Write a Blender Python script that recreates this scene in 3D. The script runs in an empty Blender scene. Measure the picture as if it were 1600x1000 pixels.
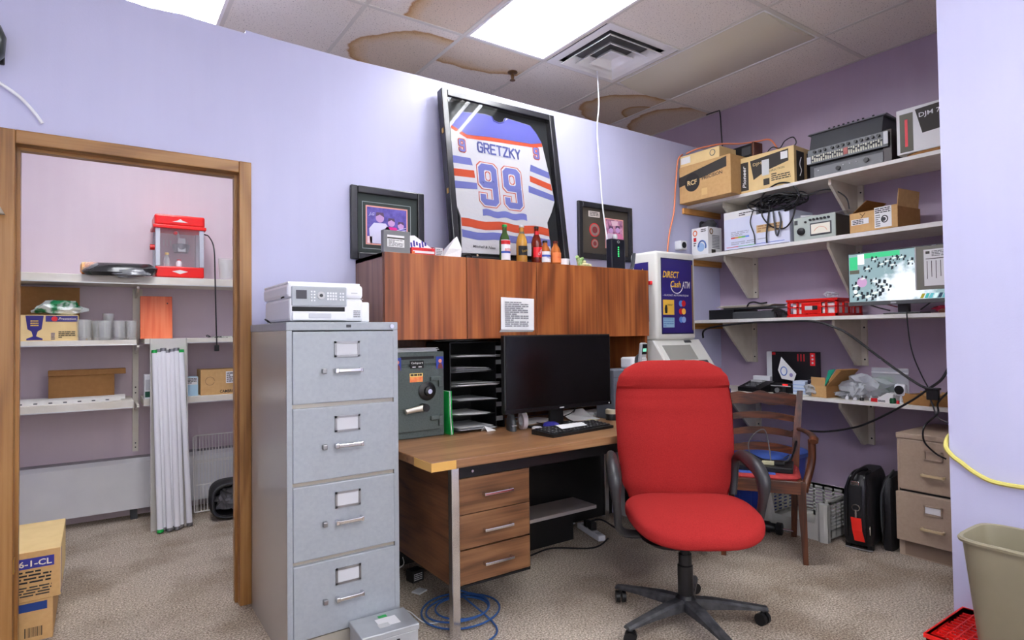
import bpy, bmesh, math, random
from mathutils import Vector, Matrix
from math import sin, cos, pi, radians
random.seed(7)
SC = bpy.context.scene
COL = SC.collection

# ---------------------------------------------------------------- camera
cam_d = bpy.data.cameras.new('camera'); cam = bpy.data.objects.new('camera', cam_d); COL.objects.link(cam)
yaw, pit, rol = radians(55.3009), radians(1.3211), radians(-0.7237)
fw = Vector((cos(yaw)*cos(pit), sin(yaw)*cos(pit), sin(pit)))
rt = fw.cross(Vector((0, 0, 1))).normalized(); up = rt.cross(fw)
r2 = rt*cos(rol)+up*sin(rol); u2 = -rt*sin(rol)+up*cos(rol)
cam.matrix_world = Matrix(((r2.x, u2.x, -fw.x, 0), (r2.y, u2.y, -fw.y, 0), (r2.z, u2.z, -fw.z, 1.27), (0, 0, 0, 1)))
cam_d.sensor_width = 36; cam_d.lens = 36*937.7/1600; cam_d.clip_start = 0.02; cam_d.clip_end = 60
SC.camera = cam
# ---------------------------------------------------------------- light and exposure
W = bpy.data.worlds.new('world'); SC.world = W; W.use_nodes = True
W.node_tree.nodes['Background'].inputs[0].default_value = (1, 1, 1, 1)
W.node_tree.nodes['Background'].inputs[1].default_value = 1.9  # white fill that enters through the added rear opening
SC.view_settings.view_transform = 'Standard'; SC.view_settings.look = 'None'
SC.view_settings.exposure = 0.68; SC.view_settings.gamma = 1; SC.view_settings.use_curve_mapping = False
TUBE_POWER = 33.0        # radiance of the burning fluorescent tubes

# ---------------------------------------------------------------- materials
def lin(c):
    return tuple(((v/255)/12.92 if v/255 <= .04045 else ((v/255+.055)/1.055)**2.4) for v in c[:3])+(1,)
MATS = {}
def mat(name, col, rough=.5, metal=0, spec=.5, trans=0, ior=1.45, emit=None, es=0, alpha=1, noise=None, bump=None, coat=0):
    """noise=(scale, strength, other colour); bump=(scale, strength)"""
    if name in MATS: return MATS[name]
    m = bpy.data.materials.new(name); m.use_nodes = True; nt = m.node_tree; b = nt.nodes['Principled BSDF']
    I = b.inputs
    I['Base Color'].default_value = lin(col); I['Roughness'].default_value = rough; I['Metallic'].default_value = metal
    I['Specular IOR Level'].default_value = spec; I['IOR'].default_value = ior
    I['Transmission Weight'].default_value = trans; I['Alpha'].default_value = alpha; I['Coat Weight'].default_value = coat
    if emit: I['Emission Color'].default_value = lin(emit); I['Emission Strength'].default_value = es
    if noise or bump:
        tc = nt.nodes.new('ShaderNodeTexCoord')
    if noise:
        n = nt.nodes.new('ShaderNodeTexNoise'); n.inputs['Scale'].default_value = noise[0]; n.inputs['Detail'].default_value = 5
        r = nt.nodes.new('ShaderNodeValToRGB'); r.color_ramp.elements[0].position = .5-noise[1]; r.color_ramp.elements[1].position = .5+noise[1]
        r.color_ramp.elements[0].color = lin(noise[2]); r.color_ramp.elements[1].color = lin(col)
        nt.links.new(tc.outputs['Object'], n.inputs['Vector']); nt.links.new(n.outputs['Fac'], r.inputs['Fac']); nt.links.new(r.outputs['Color'], I['Base Color'])
    if bump:
        n2 = nt.nodes.new('ShaderNodeTexNoise'); n2.inputs['Scale'].default_value = bump[0]; n2.inputs['Detail'].default_value = 4
        bp = nt.nodes.new('ShaderNodeBump'); bp.inputs['Strength'].default_value = bump[1]; bp.inputs['Distance'].default_value = .004
        nt.links.new(tc.outputs['Object'], n2.inputs['Vector']); nt.links.new(n2.outputs['Fac'], bp.inputs['Height']); nt.links.new(bp.outputs['Normal'], I['Normal'])
    MATS[name] = m; return m

def wood(name, c1, c2, c3, grain='z', rough=.4, fine=1.0, coat=0):
    m = bpy.data.materials.new(name); m.use_nodes = True; nt = m.node_tree; b = nt.nodes['Principled BSDF']
    b.inputs['Roughness'].default_value = rough; b.inputs['Coat Weight'].default_value = coat
    tc = nt.nodes.new('ShaderNodeTexCoord')
    def mapping(sc):
        mp = nt.nodes.new('ShaderNodeMapping'); mp.inputs['Scale'].default_value = sc; nt.links.new(tc.outputs['Object'], mp.inputs['Vector']); return mp
    ax = {'x': 0, 'y': 1, 'z': 2}[grain]
    s1 = [3.2*fine]*3; s1[ax] = .55*fine; s2 = [60*fine]*3; s2[ax] = 1.6*fine
    n1 = nt.nodes.new('ShaderNodeTexNoise'); n1.inputs['Scale'].default_value = 1; n1.inputs['Detail'].default_value = 2; n1.inputs['Distortion'].default_value = .4
    nt.links.new(mapping(s1).outputs[0], n1.inputs['Vector'])
    # growth rings: fold the slow noise
    mu = nt.nodes.new('ShaderNodeMath'); mu.operation = 'MULTIPLY'; mu.inputs[1].default_value = 34
    si = nt.nodes.new('ShaderNodeMath'); si.operation = 'SINE'
    ma = nt.nodes.new('ShaderNodeMath'); ma.operation = 'MULTIPLY_ADD'; ma.inputs[1].default_value = .12; ma.inputs[2].default_value = .3
    n2 = nt.nodes.new('ShaderNodeTexNoise'); n2.inputs['Scale'].default_value = 1; n2.inputs['Detail'].default_value = 4
    nt.links.new(mapping(s2).outputs[0], n2.inputs['Vector'])
    ad = nt.nodes.new('ShaderNodeMath'); ad.operation = 'MULTIPLY_ADD'; ad.inputs[1].default_value = .55
    nt.links.new(n1.outputs['Fac'], mu.inputs[0]); nt.links.new(mu.outputs[0], si.inputs[0]); nt.links.new(si.outputs[0], ma.inputs[0])
    nt.links.new(n2.outputs['Fac'], ad.inputs[0]); nt.links.new(ma.outputs[0], ad.inputs[2])
    r = nt.nodes.new('ShaderNodeValToRGB'); e = r.color_ramp.elements
    e[0].position = .34; e[0].color = lin(c1); e[1].position = .82; e[1].color = lin(c3)
    k = e.new(.55); k.color = lin(c2)
    nt.links.new(ad.outputs[0], r.inputs['Fac']); nt.links.new(r.outputs['Color'], b.inputs['Base Color'])
    MATS[name] = m; return m

def paint(name, c1, c2, rough=.55):
    """rolled wall paint: slow blotches, fine vertical streaks, orange-peel relief, a few scuffs"""
    m = bpy.data.materials.new(name); m.use_nodes = True; nt = m.node_tree; b = nt.nodes['Principled BSDF']
    b.inputs['Roughness'].default_value = rough
    g = nt.nodes.new('ShaderNodeNewGeometry')
    def noise(sc, s, det=3):
        mp = nt.nodes.new('ShaderNodeMapping'); mp.inputs['Scale'].default_value = sc; nt.links.new(g.outputs['Position'], mp.inputs['Vector'])
        n = nt.nodes.new('ShaderNodeTexNoise'); n.inputs['Scale'].default_value = s; n.inputs['Detail'].default_value = det
        nt.links.new(mp.outputs[0], n.inputs['Vector']); return n
    a = noise((1, 1, 1), 1.1); s = noise((14, 14, .8), 1.5, 5)
    mx = nt.nodes.new('ShaderNodeMath'); mx.operation = 'MULTIPLY_ADD'; mx.inputs[1].default_value = .18
    ha = nt.nodes.new('ShaderNodeMath'); ha.operation = 'MULTIPLY'; ha.inputs[1].default_value = .82
    nt.links.new(s.outputs['Fac'], mx.inputs[0]); nt.links.new(a.outputs['Fac'], ha.inputs[0]); nt.links.new(ha.outputs[0], mx.inputs[2])
    r = nt.nodes.new('ShaderNodeValToRGB'); r.color_ramp.elements[0].position = .35; r.color_ramp.elements[1].position = .65
    r.color_ramp.elements[0].color = lin(c1); r.color_ramp.elements[1].color = lin(c2)
    nt.links.new(mx.outputs[0], r.inputs['Fac']); nt.links.new(r.outputs['Color'], b.inputs['Base Color'])
    n3 = noise((1, 1, 1), 140, 2); bp = nt.nodes.new('ShaderNodeBump'); bp.inputs['Strength'].default_value = .12; bp.inputs['Distance'].default_value = .002
    nt.links.new(n3.outputs['Fac'], bp.inputs['Height']); nt.links.new(bp.outputs['Normal'], b.inputs['Normal'])
    MATS[name] = m; return m

def carpet_mat():
    m = bpy.data.materials.new('carpet'); m.use_nodes = True; nt = m.node_tree; b = nt.nodes['Principled BSDF']
    b.inputs['Roughness'].default_value = 1; b.inputs['Specular IOR Level'].default_value = .1
    g = nt.nodes.new('ShaderNodeNewGeometry')
    def noise(s, det):
        n = nt.nodes.new('ShaderNodeTexNoise'); n.inputs['Scale'].default_value = s; n.inputs['Detail'].default_value = det
        nt.links.new(g.outputs['Position'], n.inputs['Vector']); return n
    f = noise(120, 6); f.inputs['Roughness'].default_value = .75
    r = nt.nodes.new('ShaderNodeValToRGB'); e = r.color_ramp.elements
    e[0].position = .36; e[0].color = lin((104, 92, 80)); e[1].position = .64; e[1].color = lin((242, 230, 212)); k = e.new(.5); k.color = lin((180, 167, 152))
    nt.links.new(f.outputs['Fac'], r.inputs['Fac'])
    d = noise(2.2, 4); r2_ = nt.nodes.new('ShaderNodeValToRGB'); r2_.color_ramp.elements[0].position = .36; r2_.color_ramp.elements[1].position = .56
    r2_.color_ramp.elements[0].color = (.66, .62, .58, 1); r2_.color_ramp.elements[1].color = (1, 1, 1, 1)
    nt.links.new(d.outputs['Fac'], r2_.inputs['Fac'])
    mx = nt.nodes.new('ShaderNodeMix'); mx.data_type = 'RGBA'; mx.blend_type = 'MULTIPLY'; mx.inputs[0].default_value = 1
    nt.links.new(r.outputs['Color'], mx.inputs[6]); nt.links.new(r2_.outputs['Color'], mx.inputs[7]); nt.links.new(mx.outputs[2], b.inputs['Base Color'])
    bp = nt.nodes.new('ShaderNodeBump'); bp.inputs['Strength'].default_value = .8; bp.inputs['Distance'].default_value = .006
    nt.links.new(f.outputs['Fac'], bp.inputs['Height']); nt.links.new(bp.outputs['Normal'], b.inputs['Normal'])
    MATS['carpet'] = m; return m

def tile_mat(name, stain=None):
    """speckled mineral ceiling tile; stain = list of (x, y, radius_x, radius_y) water rings in room coordinates"""
    m = bpy.data.materials.new(name); m.use_nodes = True; nt = m.node_tree; b = nt.nodes['Principled BSDF']
    b.inputs['Roughness'].default_value = .95; b.inputs['Specular IOR Level'].default_value = .1
    L = nt.links.new; N = nt.nodes.new
    g = N('ShaderNodeNewGeometry')
    n = N('ShaderNodeTexNoise'); n.inputs['Scale'].default_value = 120; n.inputs['Detail'].default_value = 3; L(g.outputs['Position'], n.inputs['Vector'])
    r = N('ShaderNodeValToRGB'); e = r.color_ramp.elements; e[0].position = .3; e[0].color = lin((160, 152, 144)); e[1].position = .40; e[1].color = lin((244, 238, 228))
    L(n.outputs['Fac'], r.inputs['Fac']); out = r.outputs['Color']
    nb = N('ShaderNodeTexNoise'); nb.inputs['Scale'].default_value = 5; nb.inputs['Detail'].default_value = 5; L(g.outputs['Position'], nb.inputs['Vector'])
    for (sx, sy, rx, ry) in (stain or []):
        mp = N('ShaderNodeMapping'); mp.vector_type = 'TEXTURE'; mp.inputs['Location'].default_value = (sx, sy, 3.1); mp.inputs['Scale'].default_value = (rx, ry, 5)
        L(g.outputs['Position'], mp.inputs['Vector'])
        ln = N('ShaderNodeVectorMath'); ln.operation = 'LENGTH'; L(mp.outputs[0], ln.inputs[0])
        ma = N('ShaderNodeMath'); ma.operation = 'MULTIPLY_ADD'; ma.inputs[1].default_value = .35; L(nb.outputs['Fac'], ma.inputs[0]); L(ln.outputs['Value'], ma.inputs[2])
        rr = N('ShaderNodeValToRGB'); q = rr.color_ramp.elements; q[0].position = 0; q[0].color = lin((240, 232, 222)); q[1].position = 1.0; q[1].color = (1, 1, 1, 1)
        sc = N('ShaderNodeMath'); sc.operation = 'MULTIPLY'; sc.inputs[1].default_value = .72; L(ma.outputs[0], sc.inputs[0])
        for p_, c_ in ((.70, (232, 222, 208)), (.80, (226, 204, 170)), (.86, (196, 158, 112)), (.885, (252, 250, 247))):
            k = q.new(p_); k.color = lin(c_)
        L(sc.outputs[0], rr.inputs['Fac'])
        mx = N('ShaderNodeMix'); mx.data_type = 'RGBA'; mx.blend_type = 'MULTIPLY'; mx.inputs[0].default_value = 1
        L(out, mx.inputs[6]); L(rr.outputs['Color'], mx.inputs[7]); out = mx.outputs[2]
    L(out, b.inputs['Base Color'])
    bp = N('ShaderNodeBump'); bp.inputs['Strength'].default_value = .3; bp.inputs['Distance'].default_value = .003
    L(n.outputs['Fac'], bp.inputs['Height']); L(bp.outputs['Normal'], b.inputs['Normal'])
    MATS[name] = m; return m

WALL = paint('lavender_paint', (190, 191, 222), (200, 201, 230))
WALLB = paint('mauve_shaded_paint', (172, 154, 174), (184, 166, 186))  # mauve greyed towards its look in shadow, so some shade is in the colour
WALLS = paint('pinkish_paint', (212, 194, 204), (222, 206, 213))
CARPET = carpet_mat()
M = mat
WHITE = M('white_paint', (238, 236, 232), .45, noise=(30, .3, (224, 221, 214)))
SHELF = M('shelf_white', (234, 230, 220), .5, noise=(9, .25, (220, 213, 198)))
GREYM = M('grey_metal', (162, 168, 173), .38, .15, noise=(60, .25, (153, 159, 165)), bump=(500, .05))
GREYS = M('grey_metal_side', (184, 178, 166), .22, .35)
CHROME = M('chrome', (215, 215, 218), .15, 1)
STEEL = M('dull_steel', (150, 150, 152), .35, .9)
BLACK = M('black_plastic', (22, 22, 24), .4)
BLACKM = M('black_metal', (30, 30, 32), .35, .3)
DGREY = M('dark_grey', (62, 64, 68), .5)
MGREY = M('mid_grey', (118, 120, 122), .5)
LGREY = M('light_grey', (196, 198, 200), .45)
RUBBER = M('cable_black', (18, 17, 20), .45)
KRAFT = M('kraft_cardboard', (206, 166, 112), .8, noise=(40, .3, (192, 152, 98)))
KRAFTD = M('brown_cardboard', (168, 122, 70), .85, noise=(30, .3, (152, 108, 60)))
KRAFTL = M('pale_cardboard', (236, 208, 150), .8, noise=(12, .25, (226, 196, 138)))
PRINTB = M('black_print', (58, 54, 50), .7)
INK = M('ink', (28, 28, 30), .7)
WHITEP = M('white_plastic', (238, 240, 244), .3)
PAPER = M('paper', (240, 240, 240), .8)
PAPERG = M('paper_grey', (206, 208, 212), .8)  # plain light grey paper
RED = M('red_plastic', (214, 24, 20), .3)
REDP = M('red_print', (205, 30, 38), .5)
BLUEP = M('blue_print', (50, 48, 140), .5)
NAVY = M('navy_print', (44, 34, 112), .3)
GREEN = M('green_plastic', (20, 165, 70), .4)
YELP = M('yellow_print', (236, 190, 70), .5)
ORANGE = M('orange_print', (228, 110, 50), .6)
CLEAR = M('clear_plastic', (240, 244, 248), .12, alpha=.28)
PANE = M('popcorn_pane', (240, 244, 248), .04, alpha=.07)
GLASS = M('glass', (226, 228, 224), .04, alpha=.30, spec=1.0)
SAFE = M('safe_grey', (86, 96, 94), .5, .3, noise=(120, .2, (74, 84, 82)), bump=(300, .3))
OAK = wood('door_trim_wood', (118, 78, 34), (148, 102, 50), (168, 124, 70), 'z', .38, 1.5)
OAKH = wood('door_trim_wood_across', (118, 78, 34), (148, 102, 50), (168, 124, 70), 'x', .38, 1.5)
HUTCH = wood('hutch_laminate', (92, 44, 18), (142, 76, 34), (180, 108, 54), 'z', .38, 1.0)
HUTCHX = wood('hutch_side_laminate', (110, 72, 52), (136, 96, 72), (156, 116, 90), 'z', .35, 1.2)
DESKW = wood('desktop_laminate', (112, 78, 50), (146, 106, 72), (168, 130, 92), 'x', .3, 1.2)
PEDW = wood('pedestal_laminate', (74, 46, 24), (106, 70, 42), (130, 92, 60), 'x', .42, 1.6)
PEDS = wood('pedestal_side_laminate', (70, 42, 22), (104, 66, 38), (126, 84, 52), 'y', .42, 1.6)
MAHOG = wood('dark_chair_wood', (38, 18, 8), (80, 40, 20), (116, 62, 32), 'z', .4, 2.5, .1)
MAHOGX = wood('dark_chair_wood_across', (38, 18, 8), (80, 40, 20), (116, 62, 32), 'x', .4, 2.5, .1)
ORWOOD = wood('orange_stained_board', (206, 84, 40), (226, 106, 60), (238, 136, 88), 'z', .5, 1.5)
PINE = wood('pine_cleat', (176, 118, 50), (200, 142, 72), (214, 160, 92), 'x', .5, 2)
REDFAB = M('red_fabric', (164, 44, 42), .95, spec=.1, noise=(260, .3, (142, 34, 34)), bump=(420, .5))

# ---------------------------------------------------------------- mesh helpers
class MB:
    def __init__(s): s.bm = bmesh.new()
    def box(s, x0, y0, z0, x1, y1, z1, bev=0, seg=2, R=None):
        P = [Vector((x, y, z)) for z in (z0, z1) for y in (y0, y1) for x in (x0, x1)]
        if R is not None: P = [R @ p for p in P]
        v = [s.bm.verts.new(p) for p in P]
        fs = [s.bm.faces.new([v[i] for i in q]) for q in ((0, 2, 3, 1), (4, 5, 7, 6), (0, 1, 5, 4), (2, 6, 7, 3), (0, 4, 6, 2), (1, 3, 7, 5))]
        if bev:
            ed = list({e for f in fs for e in f.edges})
            bmesh.ops.bevel(s.bm, geom=ed, offset=bev, segments=seg, affect='EDGES', profile=.5)
        return s
    def cyl(s, p0, p1, r, r2=None, seg=14, cap=True):
        return s.tube([p0, p1], [r, r if r2 is None else r2], seg, cap)
    def tube(s, pts, r, seg=8, cap=True, flat=1.0):
        pts = [Vector(p) for p in pts]; n = len(pts)
        rs = r if isinstance(r, (list, tuple)) else [r]*n
        t0 = (pts[1]-pts[0]).normalized(); a = Vector((0, 0, 1)) if abs(t0.z) < .9 else Vector((1, 0, 0))
        nrm = (a-t0*a.dot(t0)).normalized(); rings = []
        for i, p in enumerate(pts):
            t = ((pts[min(i+1, n-1)]-pts[max(i-1, 0)])).normalized()
            nrm = (nrm-t*nrm.dot(t)).normalized(); bn = t.cross(nrm)
            rings.append([s.bm.verts.new(p+(nrm*cos(2*pi*k/seg)*flat+bn*sin(2*pi*k/seg))*rs[i]) for k in range(seg)])
        return s._skin(rings, cap)
    def _skin(s, rings, cap=True):
        seg = len(rings[0])
        for a, b in zip(rings, rings[1:]):
            for k in range(seg): s.bm.faces.new((a[k], a[(k+1) % seg], b[(k+1) % seg], b[k]))
        if cap:
            s.bm.faces.new(rings[0][::-1]); s.bm.faces.new(rings[-1])
        return s
    def loft(s, rings, cap=True):
        return s._skin([[s.bm.verts.new(p) for p in r] for r in rings], cap)
    def lathe(s, prof, c=(0, 0, 0), seg=20, cap=True):
        return s.loft([[(c[0]+r*cos(2*pi*k/seg), c[1]+r*sin(2*pi*k/seg), c[2]+z) for k in range(seg)] for r, z in prof], cap)
    def prism(s, pts, ax, a, b):
        """polygon pts in the two other axes (order x,y,z without ax), extruded along ax from a to b"""
        def P(p, h):
            return {'x': (h, p[0], p[1]), 'y': (p[0], h, p[1]), 'z': (p[0], p[1], h)}[ax]
        A = [s.bm.verts.new(P(p, a)) for p in pts]; B = [s.bm.verts.new(P(p, b)) for p in pts]; n = len(pts)
        f1 = s.bm.faces.new(A); f2 = s.bm.faces.new(B[::-1])
        for k in range(n): s.bm.faces.new((A[k], B[k], B[(k+1) % n], A[(k+1) % n]))
        f1.normal_update(); f2.normal_update()
        if n > 4: bmesh.ops.triangulate(s.bm, faces=[f1, f2])
        return s
    def build(s, name, m, parent=None, smooth=False, loc=None, rot=None):
        bmesh.ops.recalc_face_normals(s.bm, faces=s.bm.faces[:])
        me = bpy.data.meshes.new(name); s.bm.to_mesh(me); s.bm.free(); me.materials.append(m)
        if smooth:
            me.polygons.foreach_set('use_smooth', [True]*len(me.polygons)); me.set_sharp_from_angle(angle=radians(38))
        o = bpy.data.objects.new(name, me); COL.objects.link(o)
        if parent: o.parent = parent
        if loc: o.location = loc
        if rot: o.rotation_euler = rot
        return o
def B(name, m, parent, x0, y0, z0, x1, y1, z1, bev=0, **k): return MB().box(x0, y0, z0, x1, y1, z1, bev).build(name, m, parent, **k)
def thing(name, label, cat, loc=(0, 0, 0), rz=0, group=None, rx=0, ry=0):
    o = bpy.data.objects.new(name, None); COL.objects.link(o); o.location = loc; o.rotation_euler = (rx, ry, radians(rz))
    o.empty_display_size = .05
    o['label'] = label; o['category'] = cat
    if group: o['group'] = group
    return o
def tag(o, label, cat, group=None):
    o['label'] = label; o['category'] = cat
    if group: o['group'] = group
    return o
def struct(o): o['kind'] = 'structure'; return o
def sub(o, label): o['label'] = label; return o
def text(s, m, parent, x, y, z, h, w=None, name='lettering', rot=(90, 0, 0), ext=.0004, shear=0, align='CENTER', bold=0):
    """flat lettering standing in the parent's x-z plane, facing -y; h = cap height, w = fitted width"""
    c = bpy.data.curves.new(name, 'FONT'); c.body = s; c.size = 1; c.align_x = align; c.align_y = 'CENTER'; c.extrude = 0; c.offset = bold; c.resolution_u = 2; c.shear = shear
    t = bpy.data.objects.new(name, c); COL.objects.link(t)
    dg = bpy.context.evaluated_depsgraph_get(); me = bpy.data.meshes.new_from_object(t.evaluated_get(dg)); bpy.data.objects.remove(t)
    xs = [v.co.x for v in me.vertices]; ys = [v.co.y for v in me.vertices]
    cx, cy = (min(xs)+max(xs))/2, (min(ys)+max(ys))/2; sx = (w/(max(xs)-min(xs))) if w else h/(max(ys)-min(ys)); sy = h/(max(ys)-min(ys))
    if align == 'LEFT': cx = min(xs)
    for v in me.vertices: v.co.x = (v.co.x-cx)*sx; v.co.y = (v.co.y-cy)*sy; v.co.z = 0
    me.materials.clear(); me.materials.append(m); me.name = name
    o = bpy.data.objects.new(name, me); COL.objects.link(o); o.parent = parent; o.location = (x, y, z); o.rotation_euler = [radians(a) for a in rot]
    return o
def rows(m, parent, x0, z0, x1, z1, n, y, name='small_print', t=.0006, jag=.6):
    """lines of print too small to read: thin bars lying on the front face"""
    mb = MB(); h = (z1-z0)/(2*n-1)
    for i in range(n):
        zz = z0+i*2*h; x = x0
        while x < x1-.002:
            w = random.uniform(.1, .35)*(x1-x0); w = min(w, x1-x)
            mb.box(x, y-t, zz, x+w*.85, y, zz+h); x += w
            if random.random() < .12*jag and i % 3 == 0: break
    return mb.build(name, m, parent)
def sup(hw, hd, n=3.0, seg=28, cx=0, cy=0, z=0):
    """superellipse ring in the x-y plane"""
    R = []
    for k in range(seg):
        a = 2*pi*k/seg; c, s_ = cos(a), sin(a)
        R.append((cx+hw*math.copysign(abs(c)**(2/n), c), cy+hd*math.copysign(abs(s_)**(2/n), s_), z))
    return R
def smooth_path(pts, k=6):
    pts = [Vector(p) for p in pts]; P = [pts[0]]+pts+[pts[-1]]; out = []
    for i in range(1, len(P)-2):
        for j in range(k):
            t = j/k; a, b, c, d = P[i-1], P[i], P[i+1], P[i+2]
            out.append(.5*((2*b)+(c-a)*t+(2*a-5*b+4*c-d)*t*t+(3*b-a-3*c+d)*t**3))
    out.append(P[-2]); return out
def cable(name, pts, r, m, label, cat='cable', group=None, seg=6, parent=None):
    o = MB().tube(smooth_path(pts), r, seg).build(name, m, parent, True)
    if parent is None: tag(o, label, cat, group)
    return o
def copy_tree(o, parent=None):
    c = o.copy(); COL.objects.link(c); c.parent = parent
    for ch in list(o.children): copy_tree(ch, c)
    return c
# ================================================================ the setting
YA, XB, ZC = 3.11, 4.26, 3.10
o = struct(B('floor', CARPET, None, -1.8, -2.7, -.05, 4.36, 5.25, 0))
# front partition wall with its door opening; it stops short of the ceiling and its top edge is uneven
top = [(4.26, 2.755), (3.2, 2.762), (2.4, 2.758), (1.5, 2.764), (1.1, 2.757), (.70, 2.763), (.595, 2.768), (.593, 2.752), (.45, 2.757), (.32, 2.766), (.2, 2.757), (.1, 2.765), (-.05, 2.77), (-1.7, 2.77)]
mb = MB(); mb.prism([(-1.7, 0), (-.288, 0), (-.288, 2.078), (.578, 2.078), (.578, 0), (4.26, 0)]+top, 'y', YA, YA+.11)
struct(mb.build('wall_front', WALL))
struct(B('wall_right', WALLB, None, XB, .30, 0, XB+.1, 5.25, 3.2))
struct(B('wall_partition', WALL, None, 2.745, -2.6, 0, 2.86, .970, 3.2))
struct(B('wall_alcove', WALLB, None, 2.86, .30, 0, XB, .40, 3.2))
struct(B('wall_left', WALL, None, -1.8, -2.7, 0, -1.7, 5.25, 3.2))
mb = MB(); mb.box(-1.7, -2.7, 0, 4.36, -2.6, .55); mb.box(-1.7, -2.7, 2.95, 4.36, -2.6, 3.2); mb.box(-1.7, -2.7, .55, -1.5, -2.6, 2.95); mb.box(2.6, -2.7, .55, 4.36, -2.6, 2.95)  # unseen rear wall, its wide opening added to let fill light in
struct(mb.build('wall_back', WALL))
mb = MB()
for x in (-1.5, -.15, 1.2, 2.55): mb.box(x, -2.68, .55, x+.05, -2.62, 2.95)
mb.box(-1.5, -2.68, .55, 2.6, -2.62, .60); mb.box(-1.5, -2.68, 2.90, 2.6, -2.62, 2.95)
struct(mb.build('added_fill_window_1', WHITE))  # added window behind the camera, unseen, put in to brighten shaded areas
struct(B('wall_storage', WALLS, None, -1.7, 5.15, 0, XB, 5.25, 3.2))
# ceiling: T-bar grid with separate lay-in tiles
xs = [-1.7, -1.27, -.648, -.026, .596, 1.218, 1.84, 2.46, 3.115, 3.715, 4.26]
ys = [-2.6, -1.70, -.49, .72, 1.93, 3.14, 4.35, 5.15]
mb = MB()
for x in xs[1:-1]: mb.box(x-.012, ys[0], ZC-.004, x+.012, ys[-1], ZC+.03)
for y in ys[1:-1]: mb.box(xs[0], y-.012, ZC-.0045, xs[-1], y+.012, ZC+.029)
mb.box(2.46, 2.523, ZC-.0045, 3.115, 2.547, ZC+.029)
mb.box(XB-.02, .3, ZC-.003, XB, 5.15, ZC+.02); mb.box(xs[0], 5.13, ZC-.003, XB, 5.15, ZC+.02)
ceil = struct(mb.build('ceiling', M('grid_white', (222, 218, 208), .5)))
struct(B('ceiling_deck', DGREY, None, -1.8, -2.7, 3.2, 4.36, 5.25, 3.25))
T0 = tile_mat('ceiling_tile')
TST = {(5, 5): tile_mat('tile_stain_a', [(1.84, 3.62, .5, .38)]), (5, 4): tile_mat('tile_stain_b', [(1.86, 2.95, .42, .62)]),
       (8, 5): tile_mat('tile_stain_c', [(3.72, 3.50, .52, .34), (3.78, 3.46, .22, .15)]), (9, 5): tile_mat('tile_stain_d', [(4.28, 3.50, .50, .40)]),
       (6, 5): tile_mat('tile_stain_e', [(1.95, 3.1, .75, .42)])}
LIGHTS = {(6, 4), (3, 5), (2, 1), (6, 1), (4, 2)}
for i in range(len(xs)-1):
    for j in range(len(ys)-1):
        if (i, j) in LIGHTS or (i, j) == (8, 4): continue
        x0, x1, y0, y1 = xs[i]+.008, xs[i+1]-.008, ys[j]+.008, ys[j+1]-.008
        if (i, j) == (7, 4): y1 = 2.527
        t = B('ceiling_tile', TST.get((i, j), T0), ceil, x0, y0, ZC, x1, y1, ZC+.014)
        if (i, j) in TST: t['label'] = 'water-stained ceiling tile'

# troffers with bare tubes
EM = M('burning_tube', (255, 255, 255), .3, emit=(246, 248, 255), es=TUBE_POWER)
PAN = M('reflector_white', (244, 244, 242), .35)
def troffer(i, j, label, group=None):
    x0, x1, y0, y1 = xs[i]+.012, xs[i+1]-.012, ys[j]+.012, ys[j+1]-.012
    t = thing('ceiling_light', label, 'ceiling light', (x0, y0, ZC))
    w, d = x1-x0, y1-y0
    mb = MB()     # reflector pan: open below
    mb.box(0, 0, .092, w, d, .096)
    mb.prism([(0, 0), (.006, 0), (.07, .09), (.064, .095), (0, .095)], 'y', 0, d); mb.prism([(w, 0), (w-.006, 0), (w-.07, .09), (w-.064, .095), (w, .095)], 'y', 0, d)
    mb.box(0, 0, 0, w, .004, .095); mb.box(0, d-.004, 0, w, d, .095)
    mb.prism([(w/2-.06, .092), (w/2+.06, .092), (w/2+.02, .062), (w/2-.02, .062)], 'y', .004, d-.004)
    mb.build('reflector', PAN, t)
    mb = MB(); f = .018
    mb.box(0, 0, -.008, w, f, .001); mb.box(0, d-f, -.008, w, d, .001); mb.box(0, f, -.008, f, d-f, .001); mb.box(w-f, f, -.008, w, d-f, .001)
    mb.build('frame', PAN, t)
    for k, xx in enumerate((.11, .22, w-.22, w-.11)):
        MB().cyl((xx, .035, .055), (xx, d-.035, .055), .013, seg=10).build('tube', EM, t, True)
        mb = MB(); mb.box(xx-.016, .004, .035, xx+.016, .035, .088, .003); mb.box(xx-.016, d-.035, .035, xx+.016, d-.004, .088, .003); mb.build('tube_socket', WHITEP, t)
    return t
troffer(6, 4, 'lit fluorescent ceiling light above the desk, its bare tubes showing', None)
troffer(3, 5, 'lit fluorescent ceiling light seen over the wall above the doorway')
for a in ((2, 1, 'lit fluorescent ceiling light behind the viewer, nearest the left wall'), (6, 1, 'lit fluorescent ceiling light behind the viewer, nearest the partition'), (4, 2, 'lit fluorescent ceiling light right above the viewer')): troffer(*a)
# dark lens panel
t = thing('ceiling_light', 'unlit ceiling light with a bulging opal cover beside the air vent', 'ceiling light', (3.127, 1.942, ZC))
w, d = .576, 1.186
rings = []
LENS = M('opal_lens', (222, 217, 196), .22)
mb = MB(); n = 12
prof = [(w*k/n, -.035*math.sin(pi*k/n)) for k in range(n+1)]
mb.prism([(0, .01)]+prof+[(w, .01)], 'y', .012, d-.012); mb.build('cover', LENS, t, True)
mb = MB(); mb.box(0, 0, -.006, w, .014, .01); mb.box(0, d-.014, -.006, w, d, .01); mb.box(-.002, 0, -.006, .006, d, .01); mb.box(w-.006, 0, -.006, w+.002, d, .01); mb.build('frame', PAN, t)
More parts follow.
